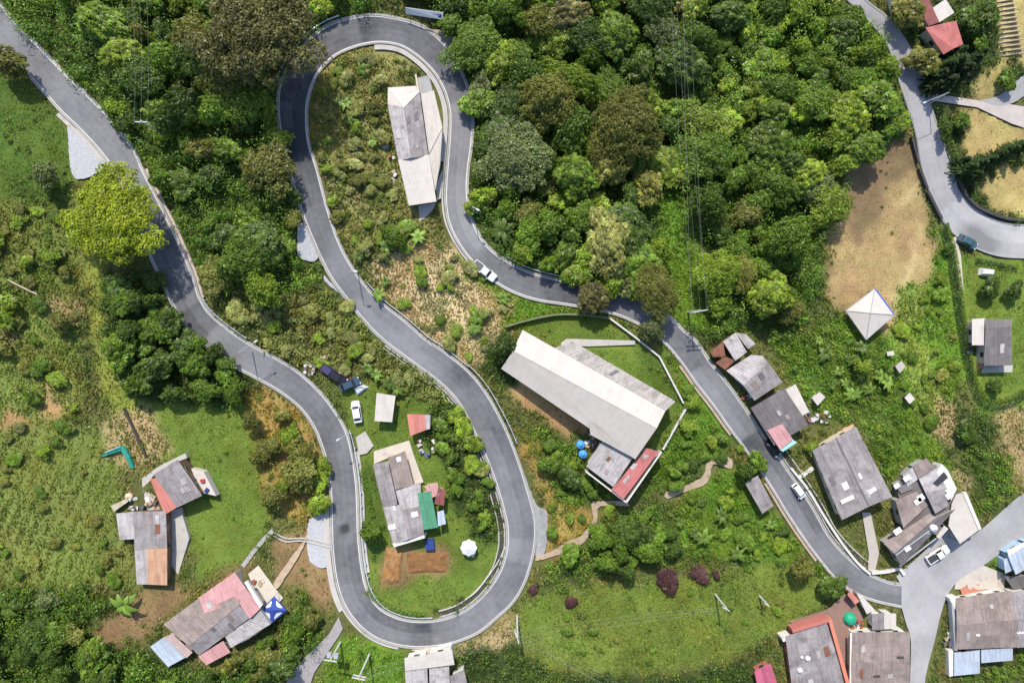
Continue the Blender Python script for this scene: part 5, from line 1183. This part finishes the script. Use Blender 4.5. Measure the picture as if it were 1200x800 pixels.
wood([(650,655),(690,635),(740,605),(800,610),(790,650),(690,685),(645,690)], 14, (('dark',4),('mid',3)), (8,15), 'on the bank above the meadow', 9, 3)
wood([(-40,700),(90,700),(100,760),(250,795),(250,830),(-40,830)], 18, (('dark',3),('mid',3),('grey',2)), (9,16), 'at the slope foot', 10, 3)
wood([(250,775),(330,740),(345,700),(380,735),(335,790),(300,820)], 12, (('dark',3),('olive',2),('mid',2)), (8,13), 'by the grey lane', 12, 3)
wood([(-20,260),(60,260),(80,300),(60,330),(80,400),(0,470),(-20,400)], 7, (('olive',1),('mid',2),('light',2)), (6,10), 'on the rough left slope', 13, 3)
for px, py, r, k, lab in [
 (1085,70,13,'olive','olive tree between the side road and the red tiled house'),
 (1062,18,14,'olive','olive tree between the side road and the coral roof'),
 (1150,22,16,'dark','dark tree behind the white roofed part of the red tiled house'),
 (1150,48,12,'mid','mid green tree below the dark tree behind the red tiled house'),
 (1181,92,8,'mid','small round tree on the tan lawn by the drive'),
 (1125,142,8,'dark','small dark tree beside the side road below the drive'),
 (1108,152,9,'dark','second small dark tree beside the side road below the drive'),
 (940,665,15,'olive','olive tree at the roadside end of the meadow'),
 (975,690,13,'dark','dark tree by the red porch roof'),
 (435,622,13,'mid','mid green tree between the road and the lower hairpin house'),
 (890,540,10,'mid','tree on the roadside below the row houses'),
 (952,525,7,'light','small light green tree at the corner of the large grey house'),
 (872,552,11,'dark','dark roadside tree above the small hut'),
 (55,205,14,'grey','grey green tree on the upper left slope'),
 (1168,452,8,'dark','round dark shrub tree inside the hedged garden'),
 (1190,340,10,'dark','dark tree at the right edge of the hedged garden'),
 (1160,337,9,'dark','dark bushy tree above the lawn of the hedged garden'),
 (1112,290,6,'dark','small tree where the pale path leaves the side road'),
 (85,745,11,'olive','pale olive tree beside the brown dirt bank'),
 (1135,505,11,'dark','dark tree above the bare earth on the right slope'),
 (735,632,16,'mid','mid green tree on the bank next to the purple shrubs'),
 (590,405,15,'dark','dark tree at the end of the long building'),
 (640,545,10,'mid','mid green tree below the blue tanks'),(668,560,11,'dark','dark green tree below the blue tanks'),
 (460,275,13,'mid','mid green tree below the upper hairpin house'),(1010,430,10,'light','light green tree among the banana plants')]:
    tree(px, py, r, k, lab, None)
wood([(370,95),(430,60),(470,65),(452,105),(458,170),(478,240),(505,262),(480,295),(430,305),(396,272),(374,190)], 46, (('pale',3),('olive',2),('light',2),('mid',1)), (4,8.5), 'inside the upper hairpin', 21, 4, .8, noun='shrub', low=.6)
wood([(-20,240),(88,240),(92,300),(95,480),(130,515),(0,500),(-20,480)], 30, (('pale',1),('olive',3),('light',2),('mid',3)), (4,9), 'on the rough left slope', 22, 3, .8, noun='shrub', low=.6)
wood([(-20,500),(120,520),(135,640),(150,684),(-20,690)], 26, (('olive',3),('light',1),('mid',3)), (3.5,7), 'in the olive field', 23, 3, 1.0, noun='shrub', low=.55)
wood([(440,300),(500,282),(540,300),(600,350),(560,425),(540,420),(480,375)], 22, (('pale',2),('light',3),('mid',2)), (3.5,7), 'on the dry stubble slope', 24, 3, 1.0, noun='shrub', low=.6)
wood([(240,345),(330,340),(385,325),(450,405),(540,490),(575,560),(540,540),(490,470),(440,440),(340,425)], 40, (('pale',5),('light',2),('olive',1)), (4,9), 'in the pale cane strip', 25, 3, .8, noun='shrub', low=.6)
wood([(1060,340),(1100,300),(1130,400),(1140,470),(1120,560),(1060,540),(1050,450)], 24, (('light',3),('mid',3),('olive',1)), (3.5,7), 'on the grass beside the hedged garden', 26, 3, .9, noun='shrub', low=.6)
wood([(640,500),(690,545),(730,592),(640,650),(632,600)], 16, (('light',3),('mid',3)), (4,8), 'under the long building', 27, 3, .8, noun='shrub', low=.6)
wood([(790,400),(850,470),(880,540),(950,650),(870,650),(800,600),(770,540),(810,480)], 30, (('light',3),('mid',3),('dark',1)), (4,8), 'on the green bank below the road', 28, 3, .9, noun='shrub', low=.6)
wood([(620,700),(780,690),(940,690),(860,770),(760,785),(640,780)], 14, (('mid',3),('olive',2)), (3,5), 'in the mown meadow', 29, 3, 1.0, noun='shrub', low=.5)
# conifers in the upper right gardens: drooping tiered branches
def make_conifer(seed):
    rg = np.random.default_rng(seed); P, N = [], []
    for lv in range(13):
        z = 1.0 + lv * .62; r = 2.6 * (1 - lv / 13.5) + .25
        for bnum in range(11):
            a = rg.uniform(0, 6.28); L = r * rg.uniform(.75, 1.1)
            for q in np.linspace(.15, 1, 16):
                for s in (-1, 0, 1):
                    P.append((L * q * math.cos(a) - s * .22 * math.sin(a) * (1.1 - q), L * q * math.sin(a) + s * .22 * math.cos(a) * (1.1 - q), z - .35 * q * q + rg.uniform(-.06, .06))); N.append((rg.normal() * .35, rg.normal() * .35, 1))
    P, N = np.array(P), np.array(N); V, F = leaves(P, N, rg.uniform(.28, .5, len(P)), .38, .3, rg); t = rg.uniform(.7, 1.35, len(P))
    return mesh_np('crown', V, F, [MATS['leaf_conifer']], np.repeat(np.stack([t, t, t], -1), 4, 0))
CON = [make_conifer(i) for i in range(2)]; mb = MB().tube((0,0,-.5), (0,0,8.4), .24, .04, 7); TCON = bpy.data.meshes.new('trunk'); TCON.from_pydata(mb.v, [], mb.f); TCON.materials.append(M_BARK)
for i, (px, py, r) in enumerate([(1100,88,11),(1110,78,12),(1122,72,12),(1096,100,9),(1112,95,11),(1130,82,12),(1142,70,10),(1125,60,9),(1150,62,8),
        (1135,197,11),(1148,192,10),(1160,187,9),(1172,181,9),(1186,175,9),(1200,170,9),(1143,205,9),(1130,188,8)]):
    s = r / 6 / 2.4; g = W(px, py, 5 * s); t = thing('conifer', 'dark conifer in the clump under the red tiled house' if i < 9 else 'dark conifer in the row across the tan lawns', 'conifer', Vector((g.x, g.y, float(hgt(g.x, g.y)))), i * 1.3, 'conifers by the red tiled house' if i < 9 else 'conifers across the tan lawns'); t.scale = (s * 1.15, s * 1.15, s)
    obj('crown', CON[i % 2], t); obj('trunk', TCON, t)
# banana plants: arched leaves, each a strip with a midrib fold
def make_banana(seed, n, L, wid):
    rg = random.Random(seed); V, F, C = [], [], []
    for i in range(n):
        a = i * 2.399 + rg.uniform(-.3, .3); l = L * rg.uniform(.7, 1.1); el = rg.uniform(.35, 1.1); base = len(V); K = 7; tone = rg.uniform(.75, 1.3)
        for k in range(K + 1):
            q = k / K; r = l * q * math.cos(el * (1 - .55 * q)); z = 1.4 + l * (math.sin(el) * q - .75 * q * q); w = wid * math.sin(math.pi * min(1, .12 + q * .9)) ** .7 + .02
            cx, cy = r * math.cos(a), r * math.sin(a); ox, oy = -math.sin(a) * w, math.cos(a) * w
            V += [(cx + ox, cy + oy, z - .08), (cx, cy, z), (cx - ox, cy - oy, z - .08)]; C += [(tone, tone, tone)] * 3
        for k in range(K):
            b0 = base + 3 * k; F += [(b0, b0 + 1, b0 + 4, b0 + 3), (b0 + 1, b0 + 2, b0 + 5, b0 + 4)]
    return mesh_np('leaf_rosette', V, F, [MATS['leaf_banana']], np.array(C))
leaf_mat('leaf_banana', (.135,.215,.030), hue=.45); BAN = [make_banana(i, 9, 2.1, .34) for i in range(3)]; PALM = make_banana(9, 20, 3.0, .30)
mb = MB().tube((0,0,-.4), (0,0,1.45), .16, .12, 8); TBAN = bpy.data.meshes.new('stem'); TBAN.from_pydata(mb.v, [], mb.f); TBAN.materials.append(mat('banana_stem', (.20,.22,.08), .8, .2, 2))
def banana(px, py, s, label, group=None, me=None):
    g = W(px, py, 1.5 * s); t = thing('banana_plant' if me is None else 'palm', label, 'banana plant' if me is None else 'palm', Vector((g.x, g.y, float(hgt(g.x, g.y)))), random.uniform(0, 6), group); t.scale = (s, s, s); t.rotation_euler = (random.uniform(-.25, .25), random.uniform(-.25, .25), random.uniform(0, 6))
    obj('leaf_rosette', me or random.choice(BAN), t); obj('stem', TBAN, t)
banana(591, 269, 1.2, 'large star shaped palm beside the right leg of the upper hairpin', None, PALM)
banana(144, 708, 1.5, 'big yellow green banana plant on the brown dirt bank'); banana(8, 712, 1.3, 'banana plant at the left foot of the slope'); banana(72, 718, .9, 'small banana plant among bushes left of the dirt bank')
for grp, pts in (('banana plants below the pavilion', [(1012,408),(1000,420),(1022,425),(1008,440),(1030,440),(990,450),(975,452),(1018,455),(1040,450),(985,435),(1000,460),(960,400),(968,415)]),
                 ('banana plants below the winding path', [(905,616),(798,612),(815,625),(826,630),(780,640),(866,650),(845,605)]), ('banana plants inside the upper hairpin', [(405,122),(410,135),(398,118),(440,160),(436,168),(425,80)]),
                 ('banana plants on the stubble slope edge', [(450,290),(420,300),(490,280),(560,370),(590,350),(556,385),(452,330),(445,345)]), ('banana plants in the wide wood', [(862,118),(850,125),(870,130),(640,210),(880,110)]),
                 ('banana plants behind the parked white car', [(440,440),(455,448),(430,432),(465,455)])):
    for px, py in pts: banana(px, py, random.uniform(.55, 1.1), 'broad leaved banana plant among the ' + grp, grp)
for px, py, s in [(783,682,9),(823,675,7),(815,671,6),(670,705,5),(625,690,6),(840,674,5)]:
    tree(px, py, s, 'purple', 'dark purple leaved shrub on the bank above the meadow', 'purple shrubs above the meadow', 'purple_shrub', 'shrub', .55)

# ------------------------------------------------------------------ hedges
def hedge(label, pts, w, h, kind='mid', n=260, dens=9):
    ln = px_line(pts, 4)
    for q in smooth_line(pts, 3): fill(BLOCK, [(q[0] - 5, q[1] - 5), (q[0] + 5, q[1] - 5), (q[0] + 5, q[1] + 5), (q[0] - 5, q[1] + 5)], True); o = ln[0]; tot = sum((ln[i + 1] - ln[i]).length for i in range(len(ln) - 1)); m = int(tot * w * 60 * dens / 9)
    u = rng.uniform(0, len(ln) - 1.001, m); i = u.astype(int); L = np.array([tuple(q) for q in ln]); base = L[i] + (L[i + 1] - L[i]) * (u - i)[:, None]
    d = unit(L[i + 1] - L[i]); side = np.stack([-d[:, 1], d[:, 0], 0 * u], -1); s = rng.uniform(-1, 1, m); z = np.sqrt(1 - np.abs(s) ** 3) * rng.uniform(.35, 1.02, m) * h
    P = base + side * (s * w / 2)[:, None]; P[:, 2] = hgt(P[:, 0], P[:, 1]) + z
    V, F = leaves(P - np.array(o), side * s[:, None] + np.array([0, 0, .8]) + rng.normal(size=(m, 3)) * .4, rng.uniform(.18, .34, m)); t_ = rng.uniform(.7, 1.3, m)
    ob = obj('hedge', mesh_np('hedge', V, F, [MATS['leaf_' + kind]], np.repeat(np.stack([t_, t_, t_], -1), 4, 0)), None, o); tag(ob, label, 'hedge')
hedge('long dark clipped hedge down the left side of the hedged garden', [(1103,264),(1110,290),(1117,330),(1124,380),(1131,420),(1138,450),(1148,470),(1160,476)], 1.5, 1.5, 'conifer')
hedge('light green strip hedge beside the dark hedge', [(1108,262),(1115,285),(1121,315),(1127,360),(1133,405),(1141,440),(1152,463),(1165,470),(1185,466),(1200,456)], 1.3, .6, 'light')
hedge('dark hedge closing the bottom of the hedged garden', [(1160,477),(1180,474),(1198,462),(1215,445)], 1.4, 1.4, 'conifer')
hedge('dark hedge along the top of the hedged garden under the side road', [(1142,305),(1160,309),(1186,314)], 1.2, 1.3, 'conifer')
hedge('round light green bush ending the top garden hedge', [(1187,310),(1192,313)], 2.2, 1.3, 'light')
hedge('tall dark hedge between the side road and the tan lawns', [(1096,125),(1103,150),(1112,178),(1122,205)], 1.3, 1.3, 'dark')
hedge('trimmed light hedge behind the tall dark roadside hedge', [(1102,128),(1108,150),(1116,172),(1124,192)], .8, .9, 'light')
hedge('low hedge round the inside lawn of the lower hairpin', [(430,690),(445,704),(470,716),(500,720)], 1.4, .9, 'mid')
hedge('trimmed hedge between the lower hairpin house and the road', [(424,548),(430,575),(437,605)], 1.3, .9, 'mid')

# terrace planks in the top right garden
t = thing('terrace_steps', 'tan stepped terraces with plank edges in the top right garden', 'terraces', W(1180, 35))
o0 = t.location
for k in range(13):
    a, b_ = W(1169 + k * .2, 2 + k * 5.3, .25) - o0, W(1188 + k * .9, -1 + k * 5.3, .25) - o0; d = b_ - a; c = (a + b_) / 2
    MB().box((c.x, c.y, c.z - .1), (d.length, .22, .45), math.atan2(d.y, d.x)).build('plank', M_WOOD, t)

# ------------------------------------------------------------------ undergrowth and grass (too many to count)
SP = {'dryg': ((.15,.175,.05),(.185,.18,.065),(.11,.165,.03),(.23,.20,.10),(.085,.14,.025)), 'mid': ((.075,.125,.022),(.10,.145,.03),(.05,.095,.02)), 'forest': ((.06,.13,.016),(.085,.16,.02),(.12,.20,.026),(.05,.10,.014)), 'bright': ((.085,.175,.018),(.115,.20,.025),(.06,.12,.016),(.15,.21,.03)), 'pale': ((.20,.22,.075),(.165,.20,.055),(.12,.165,.035)),
      'dry': ((.165,.155,.065),(.11,.135,.036),(.08,.13,.026),(.20,.17,.09)), 'yellow': ((.26,.23,.045),(.16,.19,.03),(.30,.21,.06),(.09,.15,.025)), 'dark': ((.035,.07,.013),(.055,.10,.018),(.085,.14,.022)), 'olive': ((.14,.16,.04),(.11,.14,.032),(.17,.175,.05)), 'slope': ((.10,.155,.028),(.075,.135,.022),(.15,.16,.05),(.13,.19,.034))}
GP = {'fieldg': ((.14,.18,.036),(.165,.185,.045),(.115,.165,.03)), 'pstraw': ((.345,.31,.205),(.29,.25,.16),(.235,.22,.11),(.15,.18,.055)), 'olive': ((.13,.145,.04),(.17,.155,.06),(.09,.125,.03)), 'dark': ((.05,.085,.018),(.07,.10,.025)), 'pale': ((.17,.19,.06),(.12,.16,.04)), 'straw': ((.28,.235,.14),(.235,.19,.10),(.17,.165,.065)), 'lawn': ((.085,.155,.022),(.12,.175,.028),(.15,.17,.04)), 'yellow': ((.21,.21,.04),(.15,.185,.03)),
      'mid': ((.08,.14,.025),(.11,.155,.03)), 'meadow': ((.11,.165,.028),(.145,.17,.036),(.085,.14,.022)), 'bright': ((.095,.185,.018),(.13,.20,.025),(.08,.15,.02))}
def pick(pal, x, y):
    n = len(pal); f = .5 + .33 * np.sin(x * .23 + 1.9 * np.sin(y * .17 + 1)) + .30 * np.sin(y * .29 + 1.7 * np.sin(x * .21)) + rng.normal(0, .33, len(x))
    return np.array(pal)[np.clip((f * n).astype(int) % n, 0, n - 1)]
NOGROW = dilate(ROADMASK | BLOCK, 5); NOGROW2 = dilate(ROADMASK, 4) | dilate(BLOCK, 1)
ROADD = dilate(ROADMASK, 6)
def scatter(dens_of, n_total, block):
    x = rng.uniform(-113, 113, n_total); y = rng.uniform(-78, 78, n_total); px, py = to_px(x, y, hgt(x, y))
    z = look(ZMAP, px + wob(x, y, 3) + rng.normal(0, 3, n_total), py + wob(y, x, 3) + rng.normal(0, 3, n_total))
    patchy = .55 + .45 * np.sin(x * .31 + 1.3 * np.sin(y * .23)) * np.sin(y * .37 + 1.1 * np.sin(x * .19)) + .25 * np.sin(x * 1.1 + y * .7)
    dmax = n_total / (226 * 156); ok = (rng.uniform(size=n_total) < dens_of[z] / dmax * np.clip(patchy + .45, .1, 1.6) / 1.0) & ~look(block, px, py)
    fz = ZN.index('field'); ok &= (z != fz) | (np.sin((x * .93 - y * .36) * 2 * math.pi / 2.0 + .5 * np.sin(y * .3)) > rng.uniform(-1.3, .35, n_total))
    return x[ok], y[ok], z[ok], px[ok], py[ok]
sd = np.array([ZT[k][4] for k in ZN]); gdn = np.array([ZT[k][1] for k in ZN])
x, y, z, px, py = scatter(sd, int(226 * 156 * 1.2), NOGROW)
s0 = np.array([ZT[k][5][0] for k in ZN])[z]; s1 = np.array([ZT[k][5][1] for k in ZN])[z]; R_ = rng.uniform(s0, s1) * rng.uniform(.75, 1.15, len(x))
R_ = np.where(look(ROADD, px, py), np.minimum(R_, .55), R_)
nl = (30 + 36 * R_).astype(int); k = np.repeat(np.arange(len(x)), nl); m = len(k)
base = np.zeros((len(x), 3))
for zi_, zn in enumerate(ZN):
    q = z == zi_; pal = np.array(SP[ZT[zn][6]]); base[q] = pick(pal, x[q], y[q])
base *= rng.uniform(.75, 1.25, (len(x), 1))
d = sphere(m); d[:, 2] = np.abs(d[:, 2]); ph = rng.uniform(0, 6, len(x))[k]
rad = R_[k] * rng.uniform(.45, 1.05, m) * (1 + .3 * np.sin(3 * np.arctan2(d[:, 1], d[:, 0]) + ph))
P = np.stack([x[k] + d[:, 0] * rad, y[k] + d[:, 1] * rad, 0 * rad], -1); P[:, 2] = hgt(P[:, 0], P[:, 1]) + .05 + d[:, 2] * rad * (rng.uniform(.8, 1.5, len(x)) * np.where(np.isin(z, [ZN.index('forest'), ZN.index('forestb')]) & ~look(ROADD, px, py), rng.uniform(1.2, 2.8, len(x)), 1))[k]
V, F = leaves(P, d * .7 + np.array([0, 0, .5]) + rng.normal(size=(m, 3)) * .45, rng.uniform(.6, 1.4, m) * np.clip(.2 + .13 * R_[k], .2, .4), .5, .3)
tn = rng.uniform(.65, 1.35, (m, 1)); c = base[k] * tn * rng.uniform(.9, 1.12, (m, 3))
leaf_mat('leaf_undergrowth', (1.34, 1.26, .95), hue=0)
o = obj('undergrowth', mesh_np('undergrowth', V, F, [MATS['leaf_undergrowth']], np.repeat(c, 4, 0))); tag(o, 'leafy low bushes and undergrowth covering the slopes', 'undergrowth', kind='stuff')
NS = len(F) * 2
x, y, z, px, py = scatter(gdn, int(226 * 156 * 20), NOGROW2)
m = len(x); gh = np.array([ZT[k_][2] for k_ in ZN])[z] * rng.uniform(.5, 1.4, m)
base = np.zeros((m, 3))
for zi_, zn in enumerate(ZN):
    q = z == zi_; pal = np.array(GP[ZT[zn][3]]); base[q] = pick(pal, x[q], y[q])
lowf = np.sin(x * .21 + 1.5 * np.sin(y * .15)) * np.sin(y * .27 + 1.2 * np.sin(x * .12)) + .5 * np.sin(x * .55 + 1.7 * np.sin(y * .45)) * np.sin(y * .62)
base *= rng.uniform(.6, 1.4, (m, 1)) * np.clip(.92 + .33 * lowf, .45, 1.4)[:, None]; base[:, 0] *= np.clip(1 + .16 * np.sin(x * .33 + y * .1 + 2 * np.sin(y * .2)), .8, 1.2)
a = rng.uniform(0, 6.28, m); wdt = .06 + .22 * gh; ln_ = rng.uniform(.5, 1.3, m) * gh
P0 = np.stack([x, y, hgt(x, y) - .05], -1); sx = np.stack([-np.sin(a) * wdt, np.cos(a) * wdt, 0 * a], -1); tip = np.stack([np.cos(a) * ln_, np.sin(a) * ln_, gh + .05], -1)
V = np.stack([P0 - sx, P0 + sx, P0 + tip], 1).reshape(-1, 3); F = np.arange(3 * m).reshape(m, 3)
o = obj('grass', mesh_np('grass', V, F, [MATS['leaf_undergrowth']], np.repeat(base, 3, 0))); tag(o, 'rough grass, weeds and straw growing over open ground', 'grass', kind='stuff')
print('TREES', NTREE[0], 'SHRUB TRIS', NS, 'GRASS TRIS', m)
